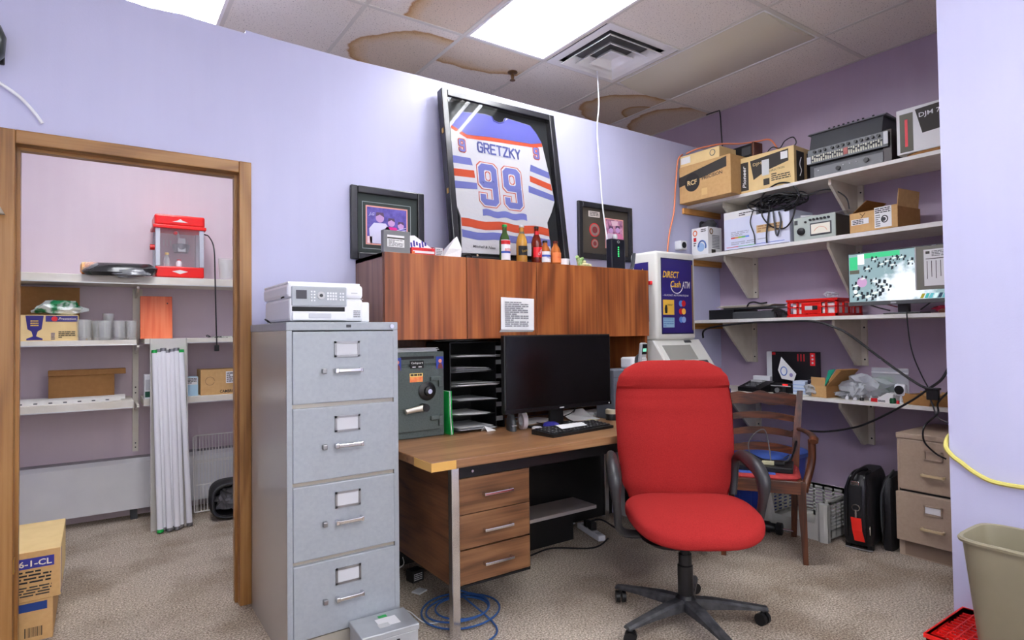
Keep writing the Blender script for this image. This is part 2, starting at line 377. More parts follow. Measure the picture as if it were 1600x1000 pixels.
# four-way air vent
t = thing('air_vent', 'white square stepped air vent in the ceiling next to the lit light', 'vent', (2.787, 2.838, ZC))
def sqring(mb, a, b, za, zb, th=.004):
    for k in range(4):
        R = Matrix.Rotation(k*pi/2, 3, 'Z')
        v = [R @ Vector(p) for p in ((-a, -a, za), (a, -a, za), (b, -b, zb), (-b, -b, zb))]
        vv = [mb.bm.verts.new(p) for p in v]+[mb.bm.verts.new(p+Vector((0, 0, th))) for p in v]
        for q in ((0, 1, 2, 3), (7, 6, 5, 4), (0, 4, 5, 1), (1, 5, 6, 2), (2, 6, 7, 3), (3, 7, 4, 0)): mb.bm.faces.new([vv[i] for i in q])
mb = MB(); sqring(mb, .305, .245, -.006, -.004); mb.build('face_frame', PAN, t)
for a, b, za, zb in ((.235, .175, -.028, .02), (.165, .11, -.036, .012), (.10, .05, -.04, .004)):
    mb = MB(); sqring(mb, a, b, za, zb); mb.build('louver', PAN, t)
B('louver', PAN, t, -.05, -.05, -.004, .05, .05, 0); B('backing', M('duct_grey', (104, 104, 106)), t, -.24, -.24, .03, .24, .24, .034)
# sprinkler head
t = thing('sprinkler', 'small bronze sprinkler head hanging from the ceiling tile', 'sprinkler', (2.385, 3.40, ZC))
BRZ = M('bronze', (120, 92, 64), .4, .8)
MB().lathe([(.034, 0), (.036, -.006), (.026, -.012), (.012, -.014)]).build('escutcheon', BRZ, t, True)
mb = MB().lathe([(.010, -.014), (.012, -.03), (.007, -.034), (.006, -.055)]); mb.cyl((-.012, 0, -.03), (-.006, 0, -.058), .003); mb.cyl((.012, 0, -.03), (.006, 0, -.058), .003); mb.build('body', BRZ, t, True)
MB().lathe([(.02, -.058), (.02, -.061)], seg=12).build('deflector', BRZ, t)

# door frame
d = bpy.data.objects.new('door_1', None); COL.objects.link(d); struct(d); d.location = (0, YA, 0)
B('casing', OAK, d, -.328, -.02, 0, -.27, 0, 2.116, .004); B('casing', OAK, d, .56, -.02, 0, .615, 0, 2.116, .004)
B('casing', OAKH, d, -.27, -.0195, 2.06, .56, 0, 2.116, .004)
B('jamb', OAK, d, -.288, -.012, 0, -.27, .125, 2.078); B('jamb', OAK, d, .56, -.012, 0, .578, .125, 2.078); B('jamb', OAKH, d, -.27, -.012, 2.06, .56, .125, 2.078)
B('door_stop', OAK, d, -.27, .04, 0, -.258, .08, 2.06); B('door_stop', OAK, d, .548, .04, 0, .56, .08, 2.06); B('door_stop', OAKH, d, -.258, .04, 2.048, .548, .08, 2.06)
for z in (1.72, .22):
    h = B('hinge', M('brass', (196, 158, 84), .3, .9), d, .553, .086, z, .56, .118, z+.09, .002)
B('strike_plate', M('brass', (196, 158, 84)), d, -.27, -.002, .34, -.267, .03, .40)

# ================================================================ storage room seen through the door
SY = 5.15
def shelfboard(x0, x1, z, y0, label, th=.035):
    t = thing('wall_shelf', label, 'shelf', (x0, y0, z-th))
    B('board', SHELF, t, 0, 0, .004, x1-x0, SY-y0, th, .003)
    B('front_edge', M('metal_edge', (205, 205, 205), .35, .6), t, 0, -.003, 0, x1-x0, .004, .006)
    return t
shelfboard(-1.1, 1.7, 1.692, 4.77, 'long white top shelf in the storage room, holding the red popcorn machine', .055)
shelfboard(-1.1, .222, 1.262, 4.77, 'white storage room shelf left of the post, carrying the glassware')
shelfboard(.268, 1.7, 1.268, 4.77, 'white storage room shelf right of the post, under the orange board')
shelfboard(-1.1, .205, .856, 4.77, 'white lower shelf in the storage room loaded with long metal channels', .05)
shelfboard(.262, 1.7, .856, 4.77, 'white lower shelf in the storage room holding the brown carton with a printed bowl', .045)
for k, (x, lab) in enumerate(((.232, 'white slotted shelf upright in the storage room between the two shelf runs'),)):
    t = thing('shelf_upright', lab, 'shelf support', (x, 5.13, .46))
    B('post', SHELF, t, -.018, -.02, 0, .018, .02, 1.17)
    mb = MB()
    for z in (.03, .06, .42, .46, .72, .78): mb.cyl((0, -.0212, z), (0, -.0202, z), .005, seg=8)
    mb.build('bolt_hole', INK, t)
    for z in (.395-.03, .80-.03, 1.17):
        MB().prism([(-.34, z-.02), (-.34, z-.005), (-.02, z-.005), (-.02, z-.07)], 'x', -.007, .007).build('bracket', SHELF, t)
t = thing('shelf_upright', 'white metal shelf bracket post seen just left of the orange board', 'shelf support', (.262, 5.13, 1.27))
B('post', SHELF, t, -.012, -.02, 0, .012, .02, .36)
# baseboard heater
t = thing('baseboard_heater', 'long white baseboard heater along the storage room wall', 'heater', (-1.1, 5.0, .075))
mb = MB(); mb.prism([(0, 0), (0, .325), (.03, .35), (.15, .35), (.15, .01), (.02, 0)], 'x', 0, 3.1); mb.build('cover', M('heater_white', (232, 232, 232), .4, noise=(4, .2, (222, 222, 224))), t)
B('top_grille', STEEL, t, 0, .035, .345, 3.1, .13, .353)
for k in range(6): B('foot', DGREY, t, .2+k*.55, .02, -.0745, .24+k*.55, .14, .01)
# popcorn machine
t = thing('popcorn_machine', 'red tabletop popcorn machine with clear sides on the top storage shelf', 'popcorn machine', (.335, 4.84, 1.692))
w, dd = .305, .24
B('base', RED, t, 0, 0, .008, w, dd, .085, .008); B('crown', RED, t, -.005, -.008, .375, w+.005, dd+.005, .45, .012)
B('crown_band', RED, t, -.014, -.014, .352, w+.014, dd+.01, .376, .005)
for x in (0, w-.03):
    for y in (0, dd-.03): B('corner_post', M('silver_trim', (198, 202, 208), .35, .3), t, x, y, .085, x+.03, y+.03, .353, .004)
for a in ((.03, .006, w-.03, .009), (.03, dd-.009, w-.03, dd-.006)): B('window_pane', PANE, t, a[0], a[1], .085, a[2], a[3], .353)
B('window_pane', PANE, t, w-.009, .03, .085, w-.006, dd-.03, .353); B('window_pane', PANE, t, .006, .03, .085, .009, dd-.03, .353)
MB().lathe([(.045, 0), (.055, .03), (.058, .055), (.052, .06)], (.17, .12, .2)).build('kettle', STEEL, t, True)
mb = MB(); mb.cyl((.17, .12, .26), (.14, .10, .353), .008); mb.box(.145, .07, .20, .195, .075, .30, .003); mb.build('kettle_arm', LGREY, t)
MB().lathe([(.001, -.015), (.012, -.01), (.015, 0), (.012, .01), (.001, .015)], (.125, .02, .325), 12).build('kettle_knob', RED, t, True)
MB().cyl((-.028, .06, .22), (0, .06, .22), .02).build('door_knob', RED, t, True)
mb = MB()
for k in range(8):
    if k != 3: mb.box(.065+k*.022, dd-.012, .26, .073+k*.022, dd-.0105, .30)
mb.build('vent_slot', LGREY, t)
MB().prism([(w/2-.05, .40), (w/2-.015, .412), (w/2, .424), (w/2+.015, .412), (w/2+.05, .40)], 'y', -.0095, -.008).build('emblem', WHITE, t)
MB().prism([(w/2-.05, .05), (w/2, .032), (w/2+.05, .05), (w/2, .062)], 'y', -.0012, 0).build('emblem', WHITE, t)
for k, (x, c, cap, h) in enumerate(((.075, YELP, M('amber_cap', (222, 190, 110), .4), .10), (.15, WHITEP, RED, .055))):
    q = MB().lathe([(.018, 0), (.02, .01), (.02, h*.6), (.01, h*.85)], (x, .05, .086), 12).build('seasoning_bottle', CLEAR if k == 0 else c, t, True)
    MB().lathe([(.013, h*.85), (.013, h)], (x, .05, .086), 12).build('cap', cap, q, True)
cable('power_cord', [(.30, .20, .37), (.335, .16, .35), (.345, .05, .32), (.36, -.07, .22), (.365, -.085, 0), (.37, -.085, -.25), (.375, -.085, -.475)], .0045, RUBBER, '', parent=t)
B('plug', BLACK, t, .36, -.10, -.52, .39, -.07, -.475, .005)
# bag of foil / plastic on the shelf edge
def blob(name, m, label, cat, loc, rx, ry, rz_, seed, rough=.3, parent=None, sm=True, flat=0, rot=None):
    rnd = random.Random(seed); bm = bmesh.new(); bmesh.ops.create_icosphere(bm, subdivisions=3, radius=1)
    from mathutils import noise as NZ
    for v in bm.verts:
        n_ = 1+rough*(NZ.noise(v.co*1.7+Vector((seed, 0, 0)))+.5*NZ.noise(v.co*4+Vector((0, seed, 0))))
        v.co = Vector((v.co.x*rx*n_, v.co.y*ry*n_, max(v.co.z, -.85)*rz_*n_))
    zmin = min(v.co.z for v in bm.verts)
    for v in bm.verts: v.co.z -= zmin
    if flat:
        for v in bm.verts: v.co.z = max(v.co.z, 0)
    mb = MB(); mb.bm.free(); mb.bm = bm
    o = mb.build(name, m, parent, sm, loc, rot)
    if parent is None and label: tag(o, label, cat)
    return o
t = thing('platter_stack', 'grey and black plastic wrapped bundle overhanging the top storage shelf', 'bundle', (.13, 4.80, 1.692))
MB().loft([sup(.19, .10, 2.4, 24, 0, 0, .005), sup(.215, .12, 2.4, 24, 0, 0, .03), sup(.20, .11, 2.4, 24, .02, 0, .055), sup(.15, .07, 2.2, 24, .02, 0, .085)]).build('black_wrap', M('black_film', (40, 40, 42), .22), t, True, rot=(.12, -.03, .1))
blob('grey_wrap', M('grey_film', (116, 118, 120), .25), '', '', (.05, -.10, -.02), .10, .025, .03, 5, .5, t)
blob('loose_film', CLEAR, '', '', (-.15, -.04, 0), .05, .05, .04, 9, .5, t)
t = thing('soap_tube', 'rolled orange and cream packet lying left of the black bundle', 'packet', (-.03, 4.85, 1.692))
MB().loft([[(x, .045*cos(a)*s_, .045+.045*sin(a)*s_) for a in [2*pi*k/16 for k in range(16)]] for x, s_ in ((-.06, .5), (-.05, .92), (0, 1), (.06, .95), (.10, .7))]).build('roll', M('cream_packet', (240, 208, 150), .5, noise=(18, .12, (226, 140, 70))), t, True)
# glass jar at right end of top shelf
def tumbler(loc, label, h=.14, r=.038, group=None, cat='glass', name='beer_glass', rb=None):
    t = thing(name, label, cat, loc, group=group); rb = rb or r*.85
    MB().lathe([(rb, 0), (rb, .004), (r*.92, h*.5), (r, h), (r-.003, h), (r*.92-.003, h*.5), (rb-.004, .018), (.001, .016)], seg=16).build('glass_body', GLASS, t, True)
    return t
tumbler((.79, 4.86, 1.692), 'clear glass jar at the right end of the top storage shelf', .16, .055, name='glass_jar', cat='jar')
# right hand items: orange board, phone/strap bits
t = thing('wooden_board', 'orange stained wooden board standing on the storage shelf', 'board', (.248, 4.87, 1.268), rx=radians(-6))
B('panel', ORWOOD, t, 0, 0, 0, .195, .018, .30, .003)
MB().cyl((.165, -.001, .25), (.165, .004, .25), .005).build('screw_hole', INK, t)
t = thing('keyring_strap', 'small dark patterned strap lying on the storage shelf near the door frame', 'strap', (.69, 4.80, 1.268), 4)
B('strap_body', M('strap', (70, 72, 66), .7, noise=(60, .05, (200, 200, 190))), t, 0, 0, 0, .17, .02, .012, .003)
MB().tube(smooth_path([(-.01, .01, .006), (-.03, .02, .02), (-.04, .005, .012), (-.02, -.004, .006)]), .003).build('buckle', BLACK, t)
# left items
B('x', KRAFTD, None, 0, 0, 0, 0.001, 0.001, 0.001); bpy.data.objects.remove(bpy.data.objects['x'])
tag(B('cardboard_sheet', KRAFTD, None, -.60, 5.02, 1.262, -.095, 5.03, 1.62), 'plain brown cardboard sheet standing behind the glassware carton', 'cardboard')
t = thing('glassware_carton', 'kraft carton with purple goblet print on the storage shelf', 'box', (-.47, 4.80, 1.262))
B('carton', KRAFTL, t, 0, 0, 0, .372, .22, .165, .003)
MB().prism([(.105, .16), (.195, .16), (.185, .075), (.165, .06), (.158, .03), (.19, .015), (.19, .006), (.11, .006), (.11, .015), (.142, .03), (.135, .06), (.115, .075)], 'y', -.001, 0).build('goblet_print', NAVY, t)
rows(YELP, t, .13, .095, .17, .13, 3, -.0012)
B('purple_band', NAVY, t, .205, -.001, .122, .369, 0, .160)
MB().cyl((.25, -.0016, .14), (.25, -.001, .14), .016, seg=16).build('red_emblem', REDP, t)
text('Prestation', M('pale_print', (230, 220, 200), .6), t, .315, -.0016, .141, .016, .09, shear=.3)
rows(PRINTB, t, .27, .02, .36, .06, 4, -.001); rows(NAVY, t, .232, .008, .252, .05, 5, -.001)
B('open_flap', KRAFT, t, .36, 0, .155, .366, .2, .21, rot=(0, .5, 0), loc=(.0, 0, -.0))
blob('plastic_bag', M('green_white_film', (228, 234, 230), .3, noise=(14, .06, (30, 130, 80))), 'crumpled green and white plastic bag lying on the glassware carton', 'bag', (-.20, 4.88, 1.427), .13, .07, .045, 12, .5)
rnd = random.Random(3)
gl = [(-.068, 4.80, .135, .042), (.005, 4.86, .13, .036), (.045, 4.79, .13, .04), (.125, 4.80, .13, .038), (.065, 4.90, .18, .034), (.155, 4.88, .13, .034), (.195, 4.81, .13, .034), (-.03, 4.92, .13, .036)]
for k, (x, y, h, r) in enumerate(gl):
    if k == 4: tumbler((x, y, 1.262), 'tallest clear glass in the cluster beside the purple printed carton', h, r, 'glasses on the storage shelf')
    else: tumbler((x, y, 1.262), {0: 'leftmost clear drinking glass, right beside the purple printed carton', 7: 'clear drinking glass at the back, second from the left of the cluster', 1: 'clear drinking glass at the back, third from the left of the cluster', 2: 'front clear drinking glass in front of the tallest one',
                                  3: 'clear drinking glass just right of the tallest one', 5: 'clear drinking glass at the back, second from the right of the cluster', 6: 'rightmost clear drinking glass, next to the shelf post'}[k], h, r, 'glasses on the storage shelf')
# lower shelf
t = thing('flap_carton', 'brown cardboard carton with its long top flap sticking out, on the lower shelf', 'box', (-.258, 4.95, .885))
B('front_panel', KRAFTD, t, 0, 0, 0, .36, .06, .155); B('top_flap', KRAFTD, t, -.002, -.012, .145, .425, .06, .182, .002)
for k, (x0, x1, y, z, h, a, lab) in enumerate(((-.9, .165, 4.93, .856, .03, .03, 'rear white metal channel on the lower storage shelf'), (-.9, .135, 4.86, .856, .028, -.02, 'middle white metal channel on the lower storage shelf'),
                                               (-.9, .09, 4.80, .856, .024, .035, 'front white metal channel on the lower storage shelf, nearest the edge'))):
    t = thing('metal_channel', lab, 'metal channel', (x0, y, z), 0)
    t.rotation_euler = (0, 0, a*.6)
    B('web', WHITE, t, 0, 0, 0, x1-x0, .055, .003); B('flange', WHITE, t, 0, 0, .003, x1-x0, .003, h); B('flange', WHITE, t, 0, .052, .003, x1-x0, .055, h)
    mb = MB()
    for q in range(9): mb.box(.35+q*.075, -.0006, h*.3, .37+q*.075, 0, h*.6)
    mb.build('slot', DGREY, t)
def carton(name, label, cat, x, y, z, w, d_, h, m, rz=0, group=None):
    t = thing(name, label, cat, (x, y, z), rz, group); B('carton', m, t, 0, 0, 0, w, d_, h, .002); return t
t = carton('white_carton', 'small white and green carton right of the shelf post on the lower shelf', 'box', .27, 4.82, .856, .05, .1, .165, WHITEP)
B('green_label', M('deep_green', (24, 84, 62), .6), t, .004, -.001, .01, .046, 0, .05); B('grey_label', PAPERG, t, .006, -.001, .06, .044, 0, .13)
t = carton('blue_carton', 'pale blue and white carton between the tubes and the brown carton', 'box', .525, 4.83, .856, .075, .1, .135, M('pale_blue', (180, 214, 232), .6))
B('label', PAPER, t, .004, -.001, .08, .071, 0, .13); rows(INK, t, .008, .09, .067, .125, 4, -.0015)
t = carton('brown_carton', 'brown carton with bowl print and white label, right on the lower storage shelf', 'box', .615, 4.82, .856, .30, .2, .182, KRAFT)
text('CAMBRO', INK, t, .175, -.001, .022, .022, .10, bold=.02)
B('label', PAPER, t, .165, -.001, .08, .25, 0, .165); rows(INK, t, .17, .09, .245, .155, 5, -.0015)
MB().tube([(.06+.03*cos(a), -.001, .10+.03*sin(a)) for a in [k*.5 for k in range(13)]], .001, 4).build('bowl_print', PRINTB, t)
# fluorescent tubes leaning on the shelves with their sleeve
t = thing('tube_sleeve', 'tall open white sleeve leaning on the storage shelves behind the spare tubes', 'sleeve', (.295, 4.63, 0), rx=radians(-4.0))
mb = MB(); mb.box(0, 0, 0, .22, .004, 1.27); mb.box(0, -.04, 0, .004, .0, 1.27); mb.box(.216, -.04, .0, .22, 0, 1.27); mb.build('sleeve_body', M('sleeve_white', (206, 202, 196), .6), t)
TUBEW = M('tube_phosphor', (246, 246, 250), .25)
tops = [.322, .348, .372, .398, .424, .45, .478]; bots = [(.345, 4.55), (.372, 4.59), (.398, 4.55), (.420, 4.59), (.443, 4.555), (.468, 4.59), (.520, 4.60)]
for k, (tx, (bx_, by_)) in enumerate(zip(tops, bots)):
    lab = ['leftmost spare fluorescent tube, with a green end', 'second spare fluorescent tube from the left, leaning in the sleeve', 'third spare fluorescent tube from the left, leaning in the sleeve', 'middle spare fluorescent tube of the seven leaning on the shelf',
           'third spare fluorescent tube from the right, leaning in the sleeve', 'second spare fluorescent tube from the right, leaning in the sleeve', 'rightmost spare fluorescent tube, standing apart at its foot'][k]
    a = Vector((bx_, by_, .006)); b = Vector((tx, 4.70, 1.19+.006*(k % 3)))
    t = thing('fluorescent_tube', lab, 'fluorescent tube', tuple(a), group='spare fluorescent tubes')
    dlt = b-a; e = dlt.normalized()*.02
    MB().cyl(e, dlt-e, .0185, seg=14).build('glass_tube', TUBEW, t, True)
    for s_, q in ((0, e), (1, dlt)):
        MB().cyl(q-e, q, .0190, seg=14).build('end_cap', GREEN if k in (0, 6) and s_ == (0 if k == 0 else 1) or (k == 0) else STEEL, t, True)
# wire rack
t = thing('wire_rack', 'white wire rack leaning on the heater behind the black bag', 'rack', (.585, 4.90, 0), rx=radians(-8))
mb = MB(); mb.tube([(0, 0, .01), (0, 0, .545), (.02, 0, .555), (.55, 0, .555), (.55, 0, .01), (0, 0, .01)], .005, 6); mb.build('rim', WHITE, t, True)
for z in (.20, .36, .37): MB().cyl((0, .004, z), (.55, .004, z), .0035, seg=6).build('cross_wire', WHITE, t)
mb0 = MB().cyl((0, -.004, .01), (0, -.004, .55), .0026, seg=5).build('wire', WHITE, t)
for k in range(1, 26):
    c = mb0.copy(); COL.objects.link(c); c.location.x = .021*k
mb0.location.x = .012
# black bag
t = thing('black_holdall', 'small black bag lying open with crumpled lining beside the wire rack', 'bag', (.64, 4.60, 0))
def xz(hw, hz, y, cx=.17, cz=.135): return [(p[0], y, p[1]) for p in sup(hw, hz, 3.2, 28, cx, cz, 0)]
MB().loft([xz(.13, .10, .20), xz(.155, .125, .16), xz(.165, .13, .05), xz(.15, .115, -.01), xz(.14, .105, -.012), xz(.15, .115, .05), xz(.12, .09, .15)]).build('shell', M('black_fabric', (38, 38, 40), .6, bump=(300, .4)), t, True)
for k, (bx_, bz_, br_) in enumerate(((.10, .10, .06), (.17, .15, .055), (.22, .08, .06))): blob('crumpled_lining', M('grey_nylon', (120, 120, 122), .45), '', '', (bx_, .06, bz_-.04), br_, .05, br_*.8, 21+k, .9, t)
MB().tube(xz(.152, .118, -.012)+[xz(.152, .118, -.012)[0]], .006).build('zip', DGREY, t, True)
# cartons on the storage floor
t = thing('cup_carton', 'yellowish carton with white letters on blue, top of its stack inside the doorway', 'box', (-.124, 3.25, .175), group='carton stack by the door')
B('carton', KRAFTL, t, -.42, 0, 0, 0, .50, .205, .003); B('front_face', KRAFT, t, -.42, -.001, .002, -.002, 0, .203)
B('blue_band', BLUEP, t, -.30, -.002, .135, -.022, -.001, .178); text('6-1-CL', M('pale_print', (230, 220, 200)), t, -.085, -.0024, .156, .026, .11, bold=.02)
rows(INK, t, -.20, .075, -.03, .125, 4, -.002); rows(PRINTB, t, -.28, .02, -.03, .06, 4, -.002)
B('blue_edge', BLUEP, t, 0, .004, .01, .001, .03, .2); B('packing_tape', M('tape', (214, 178, 116), .3), t, -.30, 0, .205, -.245, .5, .2056)
t = thing('cup_carton', 'lower carton of the stack inside the doorway, with blue band and barcode', 'box', (-.15, 3.26, 0), group='carton stack by the door')
B('carton', KRAFT, t, -.40, 0, 0, 0, .46, .174, .003); B('blue_band', M('print_blue', (24, 60, 130), .6), t, -.3, -.001, .128, -.02, 0, .162)
mb = MB()
for k in range(14): mb.box(-.095+k*.0045, -.001, .02, -.095+k*.0045+.0012+.0015*(k % 3 == 0), 0, .06)
mb.build('barcode', INK, t)
# ================================================================ grey filing cabinet and printer
CX, CY, CW, CD, CH = .604, 2.405, .461, .652, 1.327
t = thing('filing_cabinet', 'tall pale grey four-drawer filing cabinet beside the doorway', 'filing cabinet', (CX, CY, 0))
mb = MB(); mb.box(0, .004, 0, .02, CD, CH-.034); mb.box(CW-.02, .004, 0, CW, CD, CH-.034); mb.box(0, CD-.01, 0, CW, CD, CH-.034); mb.box(0, .004, 0, CW, .03, .085)
mb.box(.02, .012, .05, CW-.02, CD-.01, CH-.04); mb.build('body', GREYS, t)
B('top_cap', GREYM, t, -.002, 0, CH-.034, CW+.002, CD, CH, .004)
for x in (0, CW-.02): B('front_stile', GREYM, t, x, 0, 0, x+.02, .005, CH-.034)
for z0, z1 in ((1.004, 1.289), (.700, .988), (.396, .684), (.092, .380)):
    d = B('drawer', GREYM, t, .021, -.006, z0, CW-.021, .02, z1, .004)
    c = .236; zh = z1-.158; zl = z1-.072
    mb = MB(); mb.box(c-.052, -.012, zl-.032, c-.044, -.005, zl+.032); mb.box(c+.044, -.012, zl-.032, c+.052, -.005, zl+.032); mb.box(c-.052, -.012, zl+.024, c+.052, -.005, zl+.032); mb.box(c-.052, -.012, zl-.032, c+.052, -.005, zl-.024)
    mb.build('label_holder', STEEL, d)
    B('label_card', M('card_grey', (200, 202, 206)), d, c-.044, -.008, zl-.024, c+.044, -.0055, zl+.024)
    mb = MB(); mb.box(c-.055, -.032, zh-.010, c-.040, -.005, zh+.010, .003); mb.box(c+.048, -.032, zh-.010, c+.060, -.005, zh+.010, .003); mb.box(c-.042, -.034, zh-.007, c+.052, -.024, zh+.008, .003)
    mb.build('handle', CHROME, d)
    mb = MB(); mb.box(c-.104, -.024, zh-.010, c-.086, -.005, zh+.010, .003); mb.build('thumb_latch', STEEL, d)
MB().cyl((CW-.028, -.008, CH-.018), (CW-.028, .002, CH-.018), .009).build('lock', CHROME, t, True)
B('brand_plate', DGREY, t, .236, -.002, CH-.022, .256, 0, CH-.011, .001)
# printer
t = thing('printer', 'white multifunction printer with grey control panel on the filing cabinet', 'printer', (.632, 2.47, CH))
B('lower_body', WHITEP, t, 0, .0, .004, .305, .42, .10, .012); B('upper_body', WHITEP, t, -.006, .004, .10, .308, .43, .158, .014)
B('lid', WHITEP, t, -.002, .02, .155, .30, .43, .166, .004)
B('side_feeder', WHITEP, t, .305, .03, .0, .345, .30, .088, .006)
p = B('control_panel', M('panel_grey', (170, 176, 182), .35), t, .008, -.006, .066, .232, .01, .146, .004)
B('display', M('lcd_dark', (44, 40, 58), .1), p, .024, -.0085, .095, .066, -.005, .130)
mb = MB()
for i in range(4):
    for j in range(3): mb.box(.148+i*.011, -.009, .092+j*.012, .156+i*.011, -.005, .100+j*.012)
for i in range(2):
    for j in range(4): mb.box(.082+i*.012, -.009, .086+j*.012, .088+i*.012, -.005, .092+j*.012)
for i in range(2):
    for j in range(3): mb.box(.200+i*.012, -.009, .090+j*.013, .207+i*.012, -.005, .097+j*.013)
mb.build('button', WHITEP, p); MB().cyl((.124, -.0095, .110), (.124, -.005, .110), .016).build('dial', LGREY, p, True); MB().cyl((.124, -.011, .110), (.124, -.009, .110), .007).build('dial_centre', DGREY, p, True)
B('paper_slot', INK, t, .010, -.002, .045, .225, .02, .064, .002)
B('paper_tray', WHITEP, t, .008, -.014, .008, .228, .06, .042, .004); B('tray_grip', M('tray_shadow', (205, 208, 214)), t, .072, -.0155, .016, .162, -.013, .036, .002)  # grip is a thin plate with its shade put into the colour
B('seam_line', LGREY, t, .234, -.001, .098, .304, 0, .100); rows(M('grey_print', (110, 112, 118)), t, .262, .022, .292, .050, 4, -.001)
B('badge', LGREY, t, .255, -.0062+.006, .122, .280, .0045, .125)
MB().tube([(-.006, .06, .105), (-.014, .07, .10), (-.006, .08, .105)], .003).build('port_cover', INK, t)
cable('printer_cord', [(0, .36, .01), (-.02, .33, .02), (-.022, .28, .015), (-.012, .27, .004), (0, .30, .004)], .003, RUBBER, '', parent=t)
# metal cash box at the foot of the cabinet
t = thing('metal_box', 'small grey metal box with stuck-on labels on the floor before the filing cabinet', 'box', (.83, 2.225, 0), -3)
BX = M('box_metal', (186, 190, 192), .3, .3, noise=(14, .3, (170, 174, 178)))
B('body', BX, t, .004, .004, 0, .231, .168, .095, .003); B('lid', BX, t, 0, 0, .095, .235, .172, .12, .004)
B('label', PAPER, t, .09, .05, .1201, .175, .12, .1208)
B('green_sticker', GREEN, t, .11, .125, .1201, .145, .145, .1209); B('clear_tape', M('tape_clear', (216, 218, 216), .15), t, .085, .04, .1209, .13, .075, .1212)
mb = MB(); mb.box(.10, -.001, .045, .112, .006, .08); mb.box(.14, -.001, .045, .152, .006, .08); mb.build('slot', INK, t)

# ================================================================ desk
t = thing('desk', 'wood-look office desk with chrome legs and a three-drawer pedestal', 'desk', (1.116, 2.198, 0))
DW, DD = 1.85, .86
B('desktop', DESKW, t, 0, 0, .712, DW, DD, .75, .004)
TAPE = M('worn_edging', (206, 160, 84), .4)
B('worn_edging', TAPE, t, -.0015, -.0015, .712, .115, .001, .7485, .001); B('worn_edging', TAPE, t, -.0015, -.0015, .712, .001, .16, .7485, .001)
B('apron', BLACKM, t, .13, .05, .655, DW-.1, .07, .712); B('modesty_panel', BLACKM, t, .15, .835, .03, DW-.05, .848, .712)
for x, y in ((.10, .012), (DW-.135, .012), (.10, DD-.05), (DW-.135, DD-.05)): B('leg', CHROME, t, x, y, 0, x+.036, y+.036, .712, .003)
p = B('pedestal', PEDS, t, .136, .052, .19, .14, .70, .70)
mb = MB(); mb.box(.14, .056, .186, .148, .70, .70); mb.box(.525, .056, .186, .531, .70, .70); mb.box(.14, .056, .186, .531, .70, .196); mb.box(.14, .69, .19, .531, .70, .70); mb.box(.14, .058, .655, .53, .08, .70)
mb.build('pedestal_case', BLACKM, t)
for k, (z0, z1, hz) in enumerate(((.500, .652, .575), (.352, .497, .420), (.203, .345, .275))):
    d = B('drawer', PEDW, t, .152, .046, z0, .523, .062, z1, .002)
    mb = MB(); mb.box(.268, .020, hz-.006, .420, .028, hz+.006, .002); mb.box(.268, .022, hz-.007, .280, .047, hz+.007, .002); mb.box(.408, .022, hz-.007, .420, .047, hz+.007, .002)
    mb.build('handle', CHROME, d)
MB().cyl((.22, .044, .68), (.22, .051, .68), .006).build('lock', CHROME, t)
# far pedestal side
B('side_panel', BLACKM, t, DW-.10, .06, .15, DW-.09, .66, .70)

# ================================================================ hutch
t = thing('desk_hutch', 'wood-grain overhead cupboard hutch standing on the desk', 'hutch', (1.134, 2.71, .7501))
HW = 1.832; z0, z1 = 1.248-.75, 1.672-.75
mb = MB(); mb.box(0, .02, z0, .018, .385, z1); mb.box(HW-.018, .02, z0, HW, .385, z1); mb.box(0, .02, z0, HW, .385, z0+.018); mb.box(.018, .375, z0, HW-.018, .385, z1)
mb.build('carcase', HUTCHX, t)
B('top_panel', HUTCHX, t, 0, .018, z1-.02, HW, .385, z1)
for k in range(4):
    x = .002+k*.4578
    B('cupboard_door', HUTCH, t, x, 0, z0-.002, x+.4545, .018, z1+.001, .002)
B('side_panel', HUTCH, t, HW-.022, .02, 0, HW, .385, z0); B('side_panel', HUTCHX, t, .0, .28, 0, .018, .385, z0); B('back_panel', wood('dark_back', (52, 26, 14), (76, 40, 20), (98, 54, 30), 'z'), t, .018, .372, 0, HW-.022, .38, z0)
# note taped to the hutch door
t = thing('wall_note', 'white price list taped to the hutch doors above the monitor', 'note', (1.79, 2.7085, 1.28))
MB().loft([[(0, 0, 0), (.225, 0, 0), (.225, -.0008, 0), (0, -.0008, 0)], [(.003, -.014, .015), (.226, -.012, .01), (.226, -.0128, .01), (.003, -.0148, .015)], [(.012, -.003, .19), (.235, -.003, .185), (.235, -.0038, .185), (.012, -.0038, .19)]]).build('sheet', PAPER, t)
rows(M('pencil', (120, 120, 128)), t, .03, .03, .19, .165, 13, -.0142, jag=2)
# ---------------- things along the top of the hutch
HT = 1.673
t = thing('grey_display', 'grey cardboard stand with a printed white label on the hutch corner', 'display', (1.142, 2.735, HT), 3)
B('card', MGREY, t, 0, 0, 0, .145, .03, .112, .002); B('label', PAPER, t, .02, -.001, .03, .112, 0, .088); B('label_heading', PRINTB, t, .02, -.0015, .07, .112, -.001, .077); rows(MGREY, t, .026, .034, .106, .065, 5, -.0016)
t = carton('tea_box', 'red and white flat box beside the grey stand on the hutch', 'box', 1.296, 2.745, HT, .130, .12, .038, REDP)
B('white_band', PAPER, t, .006, -.001, .010, .125, 0, .022); B('orange_corner', ORANGE, t, 0, -.0012, .004, .016, -.0003, .018); text('TEA', INK, t, .10, -.0016, .026, .008, .022)
t = thing('flyer', 'white printed flyer with blue figures standing behind the red box', 'flyer', (1.292, 2.80, HT), 0, rx=radians(-14))
MB().prism([(0, 0), (.16, 0), (.15, .05), (.06, .115), (.0, .11)], 'y', 0, .002).build('sheet', PAPER, t)
mb = MB()
